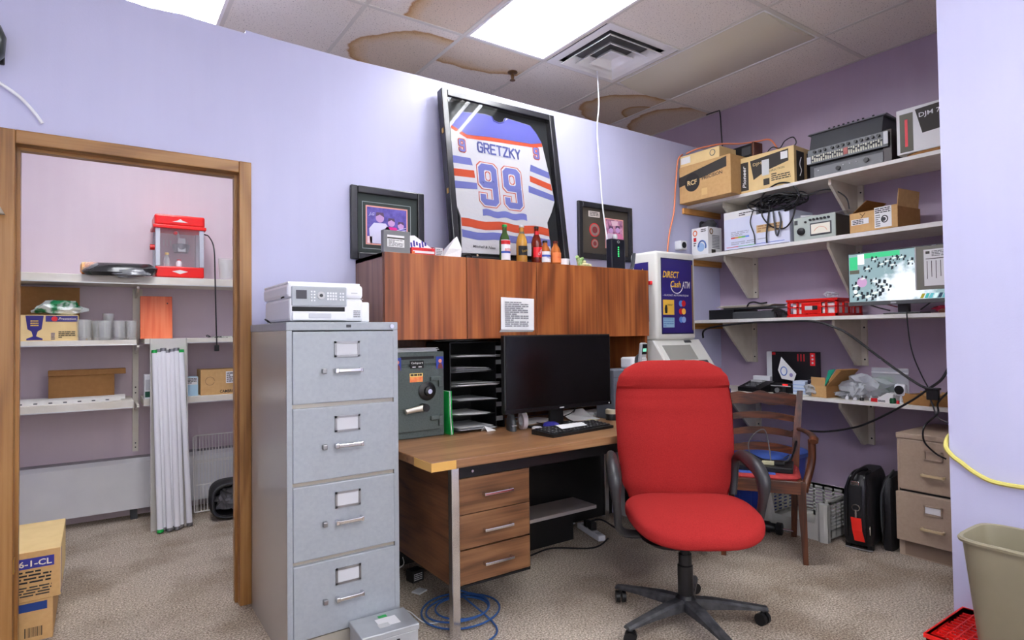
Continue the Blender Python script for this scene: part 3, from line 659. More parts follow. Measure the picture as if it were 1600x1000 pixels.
for k in range(6): mb.box(.03+k*.016, -.001, .045+.008*(k % 3), .04+k*.016, 0, .075+.006*((k*2) % 3))
mb.build('print', BLUEP, t)
t = carton('cigarette_carton', 'dark red topped flat packet right of the red and white box', 'box', 1.40, 2.83, HT, .13, .06, .06, M('maroon', (120, 40, 46), .5), 6)
t = carton('white_packet', 'small white packet with faint print next to the crumpled paper bag', 'box', 1.43, 2.75, HT, .045, .03, .045, PAPERG); rows(MGREY, t, .006, .008, .04, .038, 4, -.001)
t = thing('paper_bag', 'crumpled white paper bag peaking to a point on top of the hutch', 'bag', (1.475, 2.745, HT))
bm = MB(); P_ = [(0, 0, 0), (.10, -.005, 0), (.115, .07, 0), (.01, .08, 0)]; T_ = [(.085, .03, .108), (.098, .03, .118), (.10, .045, .116), (.088, .05, .106)]; Q_ = [(.03, .0, .045), (.112, .004, .05), (.118, .06, .055), (.04, .07, .048)]
bm.loft([P_, Q_, T_]).build('bag_body', M('paper_bag_white', (226, 226, 226), .8, bump=(40, .8)), t)
t = thing('sunglasses_case', 'small dark glasses lying behind the hutch edge under the framed jersey', 'glasses', (1.572, 2.75, HT))
MB().tube(smooth_path([(0, .03, .01), (.02, .0, .018), (.05, -.005, .022), (.08, .01, .012), (.095, .04, .008)]), [.006]*25, 6).build('frame', BLACK, t, True)
for x in (.022, .062): MB().loft([sup(.018, .004, 2.5, 14, x, .002, .004), sup(.02, .004, 2.5, 14, x, .002, .022), sup(.012, .003, 2.5, 14, x, .002, .028)]).build('lens', M('smoked', (30, 30, 34), .1), t, True)
def small_figure(x, y, c, h, label):
    t = thing('small_ornament', label, 'ornament', (x, y, HT)); MB().lathe([(.010, 0), (.012, .004), (.006, .012), (.009, h*.6), (.005, h*.8), (.007, h*.92), (.002, h)], seg=10).build('ornament_body', c, t, True)
small_figure(1.69, 2.90, M('terracotta', (178, 120, 98), .6), .045, 'tiny brown ornament in front of the jersey frame, the left one')
small_figure(1.775, 2.90, M('tan', (206, 178, 150), .6), .05, 'tiny pale ornament in front of the jersey frame, right of the brown one')
# bottles
def bottle(loc, prof, m, label, cap, labels, name='beer_bottle', rz=0, liquid=None):
    t = thing(name, label, 'bottle', loc, rz, 'bottles on the hutch')
    MB().lathe(prof, seg=20).build('bottle_glass', m, t, True)
    zt = prof[-1][1]; MB().lathe([(prof[-1][0]+.002, zt-.004), (prof[-1][0]+.003, zt-.002), (prof[-1][0]+.002, zt+.008), (prof[-1][0]-.002, zt+.010)], seg=16).build('cap', cap, t, True)
    for (z0_, z1_, rr, mm, lbl) in labels:
        n = 15; MB()._skin if False else None
        mb = MB(); A = [(-1.25+2.5*k/n)-pi/2 for k in range(n+1)]
        lo = [mb.bm.verts.new((rr*cos(a), rr*sin(a), z0_)) for a in A]; hi = [mb.bm.verts.new((rr*cos(a), rr*sin(a), z1_)) for a in A]
        for k in range(n): mb.bm.faces.new((lo[k], lo[k+1], hi[k+1], hi[k]))
        q = mb.build('label', mm, t, True)
        if lbl: text(lbl[0], lbl[1], t, 0, -rr-.001, (z0_+z1_)/2, lbl[2], lbl[3], rot=(90, lbl[4] if len(lbl) > 4 else 0, 0))
    return t
GRG = M('green_glass', (90, 130, 60), .05, trans=.75); AMB = M('amber_glass', (224, 168, 74), .08, trans=.5); BRN = M('brown_glass', (120, 34, 16), .08, trans=.4); BRN2 = M('light_brown_glass', (196, 110, 52), .1, trans=.35)
long = [(.028, 0), (.031, .006), (.031, .12), (.024, .148), (.0135, .17), (.012, .205)]
LW = M('label_white', (236, 236, 240), .5); LR = REDP; LB = M('label_blue', (60, 90, 180), .5)
bottle((1.895, 2.80, HT), long, GRG, 'green-capped glass beer bottle with red and white label, leftmost on the hutch', GREEN, [(.012, .125, .0318, LW, ('BEER', REDP, .014, .04)), (.10, .122, .0322, LR, None), (.05, .062, .0322, LB, None)])
bottle((2.035, 2.83, HT), [(r_*1.05, z_*1.07) for r_, z_ in long], AMB, 'amber beer bottle with black label, the tallest on the hutch', LGREY, [(.05, .105, .0332, INK, ('Reserve', M('gold', (206, 170, 80), .4, .6), .016, .044, -15)), (.176, .19, .0162, M('foil', (90, 90, 80), .3, .5), None)])
bottle((2.12, 2.80, HT), [(r_, z_*1.05) for r_, z_ in long], BRN, 'dark red-brown beer bottle with red label between amber and stubby bottles', BLACK, [(.04, .10, .0318, M('cherry_red', (204, 20, 30), .35), ('Cass', PAPER, .014, .040, -60)), (.165, .195, .0155, M('cherry_red', (204, 20, 30)), None)])
stub = [(.029, 0), (.033, .006), (.033, .078), (.026, .105), (.015, .122), (.0135, .14)]
bottle((2.195, 2.815, HT), stub, BRN2, 'stubby brown bottle with blue and white label, left of the last bottle', BLACK, [(.018, .082, .0338, LW, ('ALE', LB, .018, .03)), (.05, .062, .0342, LB, None)])
bottle((2.262, 2.80, HT), stub, BRN2, 'stubby brown bottle with orange label, rightmost on the hutch', BRN, [(.018, .078, .0338, M('label_orange', (226, 128, 70), .5), ('I P A', REDP, .010, .03))])
t = thing('white_cup', 'short white cup right of the bottles on the hutch', 'cup', (2.325, 2.80, HT)); MB().lathe([(.028, 0), (.033, .004), (.036, .045), (.034, .045), (.030, .006)], seg=18).build('cup_body', WHITEP, t, True)
# folded toy/hand ornament
t = thing('glove_ornament', 'small pale ornament with finger shapes lying on the hutch', 'ornament', (2.40, 2.76, HT))
SKN = M('pale_green_cream', (208, 204, 160), .5, noise=(30, .12, (120, 160, 90)))
for k, (dx, dz, dy) in enumerate(((-.02, .062, 0), (.005, .058, .01), (.03, .052, 0), (.055, .035, .01), (.09, .012, 0))):
    MB().tube(smooth_path([(.03, .02, .012), (.03+dx*.5, .02+dy, dz*.7+.01), (.03+dx, .015+dy, dz)]), .011, 8).build('finger', SKN, t, True)
t = thing('internet_router', 'black upright router with green lights at the right end of the hutch', 'router', (2.70, 2.775, HT))
B('case', M('router_navy', (22, 24, 36), .3), t, 0, 0, 0, .125, .05, .20, .008); mb = MB()
for k in range(5): mb.box(.058, -.001, .085+k*.014, .066, 0, .092+k*.014)
mb.build('status_light', M('led_green', (60, 230, 110), emit=(60, 230, 110), es=1.5), t); MB().tube([(.062+.01*cos(a), -.001, .18+.007*sin(a)) for a in [k*.6 for k in range(12)]], .0012, 4).build('emblem', LGREY, t)
MB().lathe([(.012, 0), (.016, .01), (.012, .03), (.001, .034)], (.055, .02, .20)).build('camera_ball', LGREY, t, True)
t = thing('bent_plastic_piece', 'curved dark grey plastic piece leaning at the hutch end beside the cash machine', 'plastic piece', (2.87, 2.80, HT))
MB().tube(smooth_path([(0, .0, .002), (.035, 0, .02), (.05, 0, .06), (.058, 0, .12)]), .018, 8, flat=.35).build('cover', DGREY, t, True)

# ================================================================ framed jersey
lean = math.atan2(3.02-2.87, 1.03)
t = thing('jersey_frame', 'large black shadow-box frame with a signed white hockey jersey, leaning on the wall', 'picture frame', (1.625, 2.885, HT), rx=-lean)
FW, FH, FD = .83, 1.03, .055
FRM = M('frame_black', (36, 36, 40), .25)
for a in ((0, 0, 0, .04, FD, FH), (FW-.04, 0, 0, FW, FD, FH), (.04, 0, 0, FW-.04, FD, .04), (.04, 0, FH-.04, FW-.04, FD, FH)): B('frame_rail', FRM, t, *a, .004)
B('backing', M('felt', (40, 42, 45), .9), t, .03, FD-.008, .03, FW-.03, FD-.002, FH-.03)
for z in (.40, .76): B('hinge', M('brass', (196, 158, 84)), t, -.002, .012, z, .002, .03, z+.03)
U = -1.625
def poly(name, pts, m, y0, y1, par=None): return MB().prism([(p[0]+U, p[1]) for p in pts], 'y', y0, y1).build(name, m, par)
JW = M('jersey_white', (230, 230, 236), .85, bump=(60, .4)); JB = M('jersey_blue', (98, 100, 184), .85); JO = M('jersey_orange', (206, 78, 44), .85); JL = M('jersey_light_blue', (116, 122, 194), .8)
jy = .030
outl = [(1.683, .827), (1.76, .925), (1.931, .945), (1.98, .94), (1.99, .915), (2.03, .908), (2.065, .922), (2.079, .949), (2.10, .95), (2.27, .938), (2.31, .90), (2.352, .824), (2.388, .601), (2.405, .448), (2.37, .37), (2.327, .30), (2.335, .08), (1.69, .062), (1.70, .28), (1.68, .34), (1.65, .409), (1.655, .622)]
j = poly('jersey', outl, JW, jy, jy+.012, t)
F = lambda k: jy-.0008*k
poly('yoke', [(1.686, .828), (1.76, .923), (1.931, .943), (1.98, .938), (1.99, .913), (2.03, .906), (2.065, .920), (2.10, .948), (2.27, .936), (2.31, .898), (2.350, .832), (2.265, .812), (1.954, .80), (1.79, .785)], JB, F(2), jy, j)
poly('yoke_edge', [(1.684, .83), (1.686, .806), (1.79, .762), (1.954, .775), (2.265, .79), (2.353, .808), (2.350, .834), (2.265, .814), (1.954, .802), (1.79, .787)], JO, F(1), jy, j)
MB().tube([(p[0]+U, F(2), p[1]) for p in ((1.978, .94), (1.99, .913), (2.03, .904), (2.067, .92), (2.082, .948))], .004, 6).build('collar', JO if False else M('collar_blue', (80, 84, 170)), j)
for q, c_ in (([(1.66, .640), (1.80, .641), (1.812, .598), (1.655, .595)], JL), ([(1.655, .560), (1.818, .567), (1.82, .522), (1.653, .515)], JO), ([(1.652, .486), (1.829, .492), (1.829, .454), (1.652, .44)], JL),
              ([(2.242, .671), (2.381, .640), (2.386, .597), (2.231, .627)], JL), ([(2.226, .596), (2.389, .560), (2.395, .517), (2.224, .556)], JO), ([(2.208, .528), (2.399, .488), (2.404, .448), (2.204, .484)], JL)):
    poly('sleeve_stripe', q, c_, F(1), jy, j)
def wavy(z0, z1, x0, x1, s):
    n = 12; a = [(x0+(x1-x0)*k/n, z1+.006*sin(k*1.3+s)) for k in range(n+1)]; b = [(x0+(x1-x0)*k/n, z0+.006*sin(k*1.3+s)) for k in range(n+1)]
    return a+b[::-1]
poly('hem_stripe', wavy(.295, .335, 1.852, 2.17, 0), JL, F(1), jy, j); poly('hem_stripe', wavy(.215, .265, 1.702, 2.332, 1), JO, F(1), jy, j); poly('hem_stripe', wavy(.15, .195, 1.700, 2.334, 2), JL, F(1), jy, j)
def digit9(x0, z0, w, h, m, y, par, off, name):
    """block numeral 9 drawn with cut corners; off grows the outline"""
    def cut(x0, z0, x1, z1, c): return [(x0+c, z0), (x1-c, z0), (x1, z0+c), (x1, z1-c), (x1-c, z1), (x0+c, z1), (x0, z1-c), (x0, z0+c)]
    b = w*.30; c = w*.2
    mb = MB(); o = off
    def ring(x0, z0, x1, z1, t_, c):
        O = cut(x0-o, z0-o, x1+o, z1+o, c); I_ = cut(x0+t_+o, z0+t_+o, x1-t_-o, z1-t_-o, c*.35)
        A = [mb.bm.verts.new((p[0]+U, y, p[1])) for p in O]; C_ = [mb.bm.verts.new((p[0]+U, y, p[1])) for p in I_]
        for k in range(8): mb.bm.faces.new((A[k], A[(k+1) % 8], C_[(k+1) % 8], C_[k]))
    ring(x0, z0+h*.42, x0+w, z0+h, b, c)
    P2 = [(x0+w-b-o, z0+h*.5), (x0+w+o, z0+h*.5), (x0+w+o, z0+c-o*.4), (x0+w-c+o*.4, z0-o), (x0+c-o*.4, z0-o), (x0-o, z0+c-o*.4), (x0-o, z0+h*.26+o), (x0+b+o, z0+h*.26+o), (x0+b+o, z0+b+o*.2), (x0+w-b-o, z0+b+o*.2)]
    f = mb.bm.faces.new([mb.bm.verts.new((p[0]+U, y, p[1])) for p in P2]); f.normal_update(); bmesh.ops.triangulate(mb.bm, faces=[f])
    return mb.build(name, m, par)
for x in (1.846, 2.02):
    digit9(x, .362, .128, .258, JO, F(1.5), j, .012, 'numeral_border'); digit9(x, .362, .128, .258, M('numeral_white', (240, 240, 244), .8), F(2.2), j, .007, 'numeral_border'); digit9(x, .362, .128, .258, JL, F(3), j, 0, 'numeral')
for x, z in ((1.728, .672), (2.275, .715)):
    digit9(x, z, .043, .078, JO, F(1.5), j, .005, 'numeral_border'); digit9(x, z, .043, .078, JL, F(3), j, 0, 'numeral')
GLY = {'G': [[(1, .8), (.8, 1), (.2, 1), (0, .8), (0, .2), (.2, 0), (.8, 0), (1, .2), (1, .5), (.6, .5)]], 'R': [[(0, 0), (0, 1), (.8, 1), (1, .85), (1, .6), (.8, .48), (0, .48)], [(.5, .48), (1, 0)]], 'E': [[(1, 1), (0, 1), (0, 0), (1, 0)], [(0, .5), (.8, .5)]],
       'T': [[(0, 1), (1, 1)], [(.5, 1), (.5, 0)]], 'Z': [[(0, 1), (1, 1), (0, 0), (1, 0)]], 'K': [[(0, 0), (0, 1)], [(1, 1), (.1, .48)], [(.3, .6), (1, 0)]], 'Y': [[(0, 1), (.5, .5), (1, 1)], [(.5, .5), (.5, 0)]]}
def block_text(s_, m, par, x, y, z, h, w, th, name='lettering'):
    mb = MB(); n = len(s_); cw = w/n*.70; x0 = x-w/2
    for k, ch in enumerate(s_):
        for st in GLY[ch]:
            P_ = [Vector((x0+k*w/n+p[0]*cw, 0, z-h/2+p[1]*h)) for p in st]
            for a, b in zip(P_, P_[1:]):
                d_ = (b-a).normalized()*th*.42; nn = Vector((-d_.z, 0, d_.x)).normalized()*th/2; q = [a-d_+nn, a-d_-nn, b+d_-nn, b+d_+nn]
                mb.bm.faces.new([mb.bm.verts.new((v.x, y, v.z)) for v in q])
    return mb.build(name, m, par)
block_text('GRETZKY', M('name_blue', (92, 100, 168), .8), j, 2.018+U, F(2), .722, .058, .320, .0115)
text('Mitchell & Ness', INK, j, 1.84+U, F(2), .105, .016, .155, shear=.3, bold=.01)
MB().tube([(1.86+U+k*.008, F(4), .50+.008*sin(k*2.1)+.02*(k/12)) for k in range(13)], .0012, 4).build('signature', M('pen_blue', (90, 100, 180)), j)
B('glazing', M('picture_glass', (20, 20, 20), .02, alpha=.13, spec=1.0), t, .035, .008, .035, FW-.035, .010, FH-.035)

def picframe(x, z, w, h, label, ft=.045):
    t = thing('picture_frame', label, 'picture frame', (x, YA-.026, z))
    for a in ((0, 0, 0, ft, .024, h), (w-ft, 0, 0, w, .024, h), (ft, 0, 0, w-ft, .024, ft), (ft, 0, h-ft, w-ft, .024, h)): B('frame_rail', FRM, t, *a, .006)
    return t
t = picframe(1.107, 1.678, .43, .398, 'black framed photograph of hockey players left of the jersey', .04)
B('mat_board', M('mat_green_black', (54, 62, 60), .9), t, .035, .014, .035, .395, .02, .363)
B('inner_border', M('silver_line', (150, 160, 160), .4), t, .066, .0125, .062, .35, .014, .318); B('mat_inner', M('mat_green_black', (54, 62, 60)), t, .069, .012, .065, .347, .0128, .315)
B('pink_border', M('salmon', (226, 160, 146), .6), t, .085, .011, .085, .330, .0125, .298)
pic = B('photograph', M('photo_blue', (60, 52, 130), .4, noise=(30, .2, (104, 92, 180))), t, .092, .0105, .092, .323, .0112, .290)
def player(par, x, z, s, body, hair, skin=M('photo_skin', (190, 150, 200), .5)):
    MB().prism([(x-.05*s, z), (x-.055*s, z+.07*s), (x-.03*s, z+.10*s), (x+.03*s, z+.10*s), (x+.055*s, z+.07*s), (x+.05*s, z)], 'y', .0095, .0104).build('printed_jersey', body, par)
    MB().cyl((x, .0092, z+.125*s), (x, .0096, z+.125*s), .022*s, seg=14).build('printed_face', skin, par); MB().prism([(x-.022*s, z+.13*s), (x-.018*s, z+.152*s), (x+.018*s, z+.152*s), (x+.022*s, z+.13*s), (x, z+.142*s)], 'y', .0086, .0092).build('printed_hair', hair, par)
player(pic, .165, .094, 1.12, M('photo_white', (214, 214, 240)), M('photo_hair', (84, 60, 90))); player(pic, .232, .094, .95, M('photo_magenta', (214, 30, 140)), M('photo_hair', (84, 60, 90))); player(pic, .288, .094, .85, M('photo_violet', (130, 110, 200)), M('photo_hair', (84, 60, 90)))
mb = MB()
for k in range(5): mb.tube([(.245+k*.002, .0085, .12+k*.012), (.28, .0085, .132+k*.012), (.318, .0085, .142+k*.012)], .002, 4)
mb.build('printed_stripe', M('photo_white', (214, 214, 240)), pic); B('printed_card', M('photo_card', (240, 208, 214)), pic, .093, .0095, .093, .12, .0104, .13)
text('J.G', M('photo_white', (214, 214, 240)), pic, .118, .0095, .25, .02, .035, shear=.4)
t = picframe(2.70, 1.782, .52, .395, 'black framed photograph with two round medallions right of the jersey', .04)
B('mat_board', M('mat_brown', (64, 58, 50), .9), t, .035, .014, .035, .485, .02, .36)
B('pink_border', M('salmon', (226, 160, 146)), t, .255, .012, .085, .435, .014, .30)
pic = B('photograph', M('photo_pink', (120, 70, 110), .4, noise=(34, .15, (210, 150, 180))), t, .262, .011, .092, .428, .0122, .293)
player(pic, .31, .093, 1.0, M('photo_pale', (206, 186, 206)), M('photo_hair', (84, 60, 90))); player(pic, .375, .093, 1.05, M('photo_rose', (200, 110, 150)), M('photo_hair', (84, 60, 90)))
MB().loft([[(.32, .0088, .25), (.37, .0088, .25), (.37, .0095, .25), (.32, .0095, .25)], [(.31, .0088, .285), (.38, .0088, .285), (.38, .0095, .285), (.31, .0095, .285)]]).build('printed_trophy', M('photo_silver', (222, 190, 206)), pic)
B('title_plate', M('plate', (206, 196, 190)), t, .10, .012, .295, .205, .014, .335); rows(PRINTB, t, .11, .303, .195, .328, 3, .0118)
for z, r_ in ((.205, .048), (.11, .032)):
    MB().cyl((.155, .012, z), (.155, .014, z), r_, seg=24).build('medallion', REDP, t); MB().cyl((.155, .011, z), (.155, .0122, z), r_*.86, seg=24).build('medallion_face', M('coin', (160, 150, 140), .3, .6), t); MB().cyl((.155, .0105, z), (.155, .0112, z), r_*.5, seg=20).build('medallion_emblem', M('maroon', (120, 40, 46)), t)
cable('white_cable', [(2.86, 3.05, 3.098), (2.855, 3.04, 3.0), (2.87, 3.05, 2.85), (2.86, 3.06, 2.68), (2.88, 3.06, 2.4), (2.90, 3.06, 2.15), (2.925, 3.05, 1.93), (2.90, 3.0, 1.80), (2.86, 2.9, 1.70), (2.82, 2.84, 1.68)], .005, WHITEP, 'thin white cable hanging from the ceiling down to the hutch', 'cable')
# ================================================================ on the desk
DT = .7502
t = thing('safe', 'grey steel safe with black dial and lever standing on the desk', 'safe', (1.19, 2.765, DT))
SW, SH = .297, .435
B('body', SAFE, t, 0, .012, 0, SW, .33, SH, .004)
p = B('door', SAFE, t, .02, 0, .035, .262, .014, .36, .003)
B('upper_panel', SAFE, t, .004, .004, .372, SW-.004, .013, SH-.005, .002)
for z in (.085, .285):
    mb = MB(); mb.box(.21, -.012, z, .275, .006, z+.022, .003); mb.box(.255, -.014, z-.032, .278, .006, z+.022, .004); mb.build('hinge', SAFE, t)
MB().lathe([(.046, 0), (.048, .006), (.034, .014), (.024, .016), (.024, .032), (.018, .036)], seg=28).build('dial', BLACK, t, True, (.192, 0, .235), (pi/2, 0, 0)); MB().cyl((.192, -.0385, .235), (.192, -.036, .235), .012, seg=18).build('dial_cap', CHROME, t, True)
mb = MB(); mb.tube([(.165, -.03, .155), (.115, -.032, .150), (.06, -.032, .142)], [.018, .014, .013], 10); mb.build('lever_handle', M('lever', (196, 190, 178), .3, .6), t, True); MB().cyl((.165, -.05, .155), (.165, 0, .155), .019, seg=18).build('lever_hub', BLACK, t, True)
B('deposit_slot', INK, t, .05, .002, .398, .235, .006, .412)
p = B('name_plate', INK, t, .10, -.003, .352, .175, .0, .390, .001); text('Cashguard', PAPER, t, .1375, -.0034, .378, .012, .064); B('plate_edge', PAPER, t, .112, -.0036, .357, .13, -.003, .361); B('plate_edge', PAPER, t, .145, -.0036, .357, .163, -.003, .361)
STK = M('sticker_sunset', (240, 170, 90), .5, noise=(40, .2, (226, 80, 60)))
B('warning_sticker', STK, t, .098, -.0012, .283, .17, 0, .327); B('sticker_heading', M('sticker_yellow', (236, 206, 120)), t, .098, -.0016, .31, .17, -.001, .327); rows(PRINTB, t, .102, .314, .166, .324, 1, -.0018)
for x in (.01, .247):
    q = B('photo_sticker', M('photo_sky', (40, 60, 150), .4), t, x, -.001, .345, x+.042, .004, .408)
    MB().cyl((x+.022, -.0016, .385), (x+.022, -.001, .385), .010, seg=12).build('printed_face', M('face_print', (206, 130, 110)), q); MB().prism([(x+.008, .346), (x+.012, .366), (x+.018, .374), (x+.027, .374), (x+.034, .366), (x+.038, .346)], 'y', -.0016, -.001).build('printed_jacket', M('jacket_print', (110, 50, 50)), q)
t = thing('paper_stack', 'loose stack of papers lying on top of the grey safe', 'papers', (1.18, 2.78, DT+SH))
mb = MB()
for k in range(5): mb.box(.004*k, .01*(k % 2), .004*k, .27+.006*(k % 3), .28, .004*k+.003)
mb.build('sheets', PAPERG, t)
# sorter
t = thing('paper_sorter', 'black multi-tier letter sorter full of papers next to the safe', 'letter tray', (1.535, 2.80, DT))
RW, RD, RH = .345, .27, .478
B('side_panel', BLACK, t, 0, 0, 0, .006, RD, RH); B('side_panel', BLACK, t, RW-.006, 0, 0, RW, RD, RH); B('back_panel', BLACK, t, 0, RD-.005, 0, RW, RD, RH); B('top_panel', BLACK, t, 0, 0, RH-.005, RW, RD, RH)
mb = MB()
for k in range(6): mb.box(RW-.055, -.001, .04+.078*k, RW-.012, .0, .065+.078*k)
mb.build('label_window', MGREY, t)
for k in range(6): B('shelf', BLACK, t, .006, .0, .002+.078*k, RW-.05, RD-.005, .006+.078*k)
B('divider', BLACK, t, RW-.06, 0, 0, RW-.054, RD, RH)
rnd = random.Random(5)
for k, (w_, n_) in enumerate(((.23, 6), (.20, 3), (.25, 3), (.27, 4), (.20, 6), (.27, 3))):
    mb = MB()
    for q in range(n_):
        z = .0065+.078*k+q*.0035; x = .012+rnd.uniform(0, .02); x1 = x+w_+rnd.uniform(-.02, .01); y = -.03-rnd.uniform(0, .03); sg = rnd.uniform(.002, .012)
        mb.loft([[(x, y, z+sg), (x1, y+.01, z+sg*.3), (x1, y+.01, z+sg*.3+.0012), (x, y, z+sg+.0012)], [(x+(x1-x)*.02, .08, z), (x1, .08, z), (x1, .08, z+.0012), (x+(x1-x)*.02, .08, z+.0012)], [(x, .22, z), (x1, .22, z), (x1, .22, z+.0012), (x, .22, z+.0012)]])
    o = mb.build('paper_bundle', PAPER if k % 2 else PAPERG, None); o.location = t.location
    tag(o, ('white papers with purple edge in the lowest tier of the black sorter', 'crinkled papers in the second lowest tier of the black sorter', 'sheets in the third tier from the bottom of the black sorter', 'sheets in the third tier from the top of the black sorter',
            'thick bundle of papers in the second tier from the top of the black sorter', 'papers in the top tier of the black sorter')[k], 'papers', 'papers in the letter sorter')
t = thing('grey_cloth', 'grey crumpled pouch lying on top of the black letter sorter', 'pouch', (1.60, 2.81, DT+RH)); 
blob('pouch_body', M('grey_pouch', (112, 112, 116), .6), '', '', (.03, .09, 0), .12, .08, .010, 8, .3, t)
t = thing('green_folder', 'bright green plastic folder standing upright between safe and sorter', 'folder', (1.505, 2.745, DT), 0)
for k, dx in enumerate((0, .008, .016)): MB().loft([[(dx, 0, .001), (dx+.003, 0, .001), (dx+.003, .16, .001), (dx, .16, .001)], [(dx-.008, .0, .11), (dx-.005, .0, .11), (dx-.005, .16, .11), (dx-.008, .16, .11)], [(dx-.004, .01, .225), (dx-.001, .01, .225), (dx-.001, .16, .225), (dx-.004, .16, .225)]]).build('leaf', GREEN if k != 1 else PAPER, t)
# computer monitor
t = thing('computer_monitor', 'large black widescreen computer monitor switched off on the desk', 'monitor', (1.725, 2.56, DT), -1.0)
MW = .735; a, b_ = .105, .512
B('housing', BLACK, t, 0, .006, a, MW, .04, b_, .004); B('screen', M('screen_black', (10, 9, 9), .22), t, .010, .003, a+.022, MW-.010, .007, b_-.008); B('bezel', M('bezel', (26, 24, 26), .15), t, 0, .0, a, MW, .008, a+.02, .002)
B('logo', LGREY, t, MW/2-.015, -.001, a+.007, MW/2+.015, 0, a+.013); MB().cyl((MW-.02, -.001, a+.010), (MW-.02, 0, a+.010), .004).build('power_button', LGREY, t)
B('rear_box', BLACK, t, .18, .04, a+.08, MW-.18, .075, b_-.08, .01)
B('stand_neck', BLACK, t, MW/2-.045, .045, .01, MW/2+.045, .065, a+.15); B('stand_base', BLACK, t, MW/2-.14, -.05, 0, MW/2+.12, .14, .012, .005)
# keyboard
t = thing('keyboard', 'black computer keyboard with a white paper slip lying on its keys', 'keyboard', (1.865, 2.345, DT), 6)
MB().prism([(0, 0), (0, .014), (.16, .026), (.16, 0)], 'x', 0, .46).build('body', BLACK, t)
mb = MB()
for i in range(17):
    for j in range(5):
        x = .012+i*.0262; y = .018+j*.027; z = .014+y*.075
        mb.box(x, y, z, x+.021, y+.021, z+.008, .002, 1)
mb.build('keys', M('key_black', (40, 40, 42), .35), t)
mb = MB()
for i in range(17):
    for j in range(5):
        if (i*7+j*3) % 4: x = .018+i*.0262; y = .024+j*.027; mb.box(x, y, .0225+y*.075, x+.006, y+.005, .0228+y*.075)
mb.build('key_lettering', LGREY, t)
tag(MB().loft([[(0, 0, 0), (.19, .02, .0), (.19, .02, .001), (0, 0, .001)], [(.02, .075, .008), (.21, .085, .006), (.21, .085, .007), (.02, .075, .009)]]).build('paper_slip', PAPER, None, loc=(1.965, 2.40, DT+.028)), 'white paper slip lying across the black keyboard', 'paper')
t = thing('computer_mouse', 'blue and black computer mouse behind the keyboard', 'mouse', (2.06, 2.60, DT), 25)
MB().loft([sup(.03, .052, 2.4, 20, 0, 0, 0), sup(.033, .056, 2.4, 20, 0, 0, .012), sup(.026, .045, 2.2, 20, 0, .002, .028), sup(.012, .02, 2, 20, 0, .004, .036)]).build('shell', M('mouse_blue', (72, 70, 170), .25), t, True); B('scroll_wheel', BLACK, t, -.004, -.05, .018, .004, -.028, .032, .002)
def tape_roll(loc, rz, label, m, core):
    t = thing('tape_roll', label, 'tape', loc, rz); n = 24
    for nm, r0, r1, mm, hw in (('tape', .028, .045, m, .012), ('core', .024, .028, core, .0125)):
        R = [[(x, r*cos(2*pi*k/n), .0455+r*sin(2*pi*k/n)) for k in range(n)] for x, r in ((-hw, r0), (-hw, r1), (hw, r1), (hw, r0), (-hw, r0))]
        MB().loft(R, False).build(nm, mm, t, True)
    return t
t = thing('tape_dispenser', 'grey tape dispenser standing below the left corner of the monitor', 'tape dispenser', (1.838, 2.675, DT), -15)
MB().loft([sup(.019, .05, 3, 20, 0, 0, 0), sup(.019, .048, 3, 20, 0, 0, .05), sup(.015, .03, 2.5, 20, 0, 0, .085)]).build('body', M('dispenser_grey', (66, 70, 72), .3), t, True); B('cutter', STEEL, t, -.014, -.056, .03, .014, -.047, .034)
tape_roll((1.905, 2.66, DT), -12, 'roll of clear tape with pinkish side standing right of the dispenser', M('tape_pinkgrey', (186, 176, 180), .25), PAPERG)
tape_roll((1.935, 2.70, DT), -12, 'second tape roll tucked behind the pinkish one', M('tape_pale', (214, 212, 196), .3), PAPERG)
for k, (x, y, w_, d_, rz, lab) in enumerate(((2.03, 2.78, .24, .17, 8, 'loose white sheet under the monitor, left of its stand'), (2.30, 2.72, .20, .2, -10, 'folded white sheet leaning right of the monitor stand'), (1.715, 2.72, .06, .05, 10, 'small crumpled white tissue at the foot of the letter sorter'))):
    o = MB().loft([[(0, 0, .0), (w_, 0, 0), (w_, 0, .002), (0, 0, .002)], [(0, d_*.5, .006+.02*(k > 0)), (w_, d_*.5, .004), (w_, d_*.5, .006), (0, d_*.5, .008+.02*(k > 0))], [(0, d_, .03*(k == 1)+.001), (w_, d_, .04*(k == 1)+.001), (w_, d_, .04*(k == 1)+.003), (0, d_, .03*(k == 1)+.003)]]).build('paper_sheet', PAPER, None, loc=(x, y, DT), rot=(0, 0, radians(rz)))
    tag(o, lab, 'paper')
t = thing('scissors', 'pair of scissors with grey loop handles beside the mouse', 'scissors', (2.22, 2.62, DT), 20)
for s_, y in ((1, 0), (-1, .045)):
    MB().tube([(.03*cos(a)+.02, y+.019*sin(a), .008) for a in [k*2*pi/14 for k in range(15)]], .005, 6).build('handle_loop', DGREY, t, True)
    MB().prism([(-.01, y+.004*s_), (-.12, .026), (-.125, .022), (-.01, y-.002*s_)], 'z', .004, .007).build('blade', CHROME, t)
t = thing('sticky_notes', 'small pad of yellowish sticky notes near the scissors', 'note pad', (2.36, 2.60, DT), 15); B('pad', M('pale_yellow', (226, 220, 170), .8), t, 0, 0, 0, .05, .05, .012)
def pot(x, y, label, c1, c2, h=.05, r=.032):
    t = thing('small_jar', label, 'jar', (x, y, DT)); MB().lathe([(r, 0), (r, h*.6), (r*.98, h*.62)], seg=18).build('jar_body', c1, t, True); MB().lathe([(r*1.04, h*.62), (r*1.04, h), (r*.95, h+.003)], seg=18).build('lid', c2, t, True)
pot(2.53, 2.62, 'small dark jar with cream lid behind the keyboard', BLACK, M('cream', (214, 206, 180), .5), .06, .036)
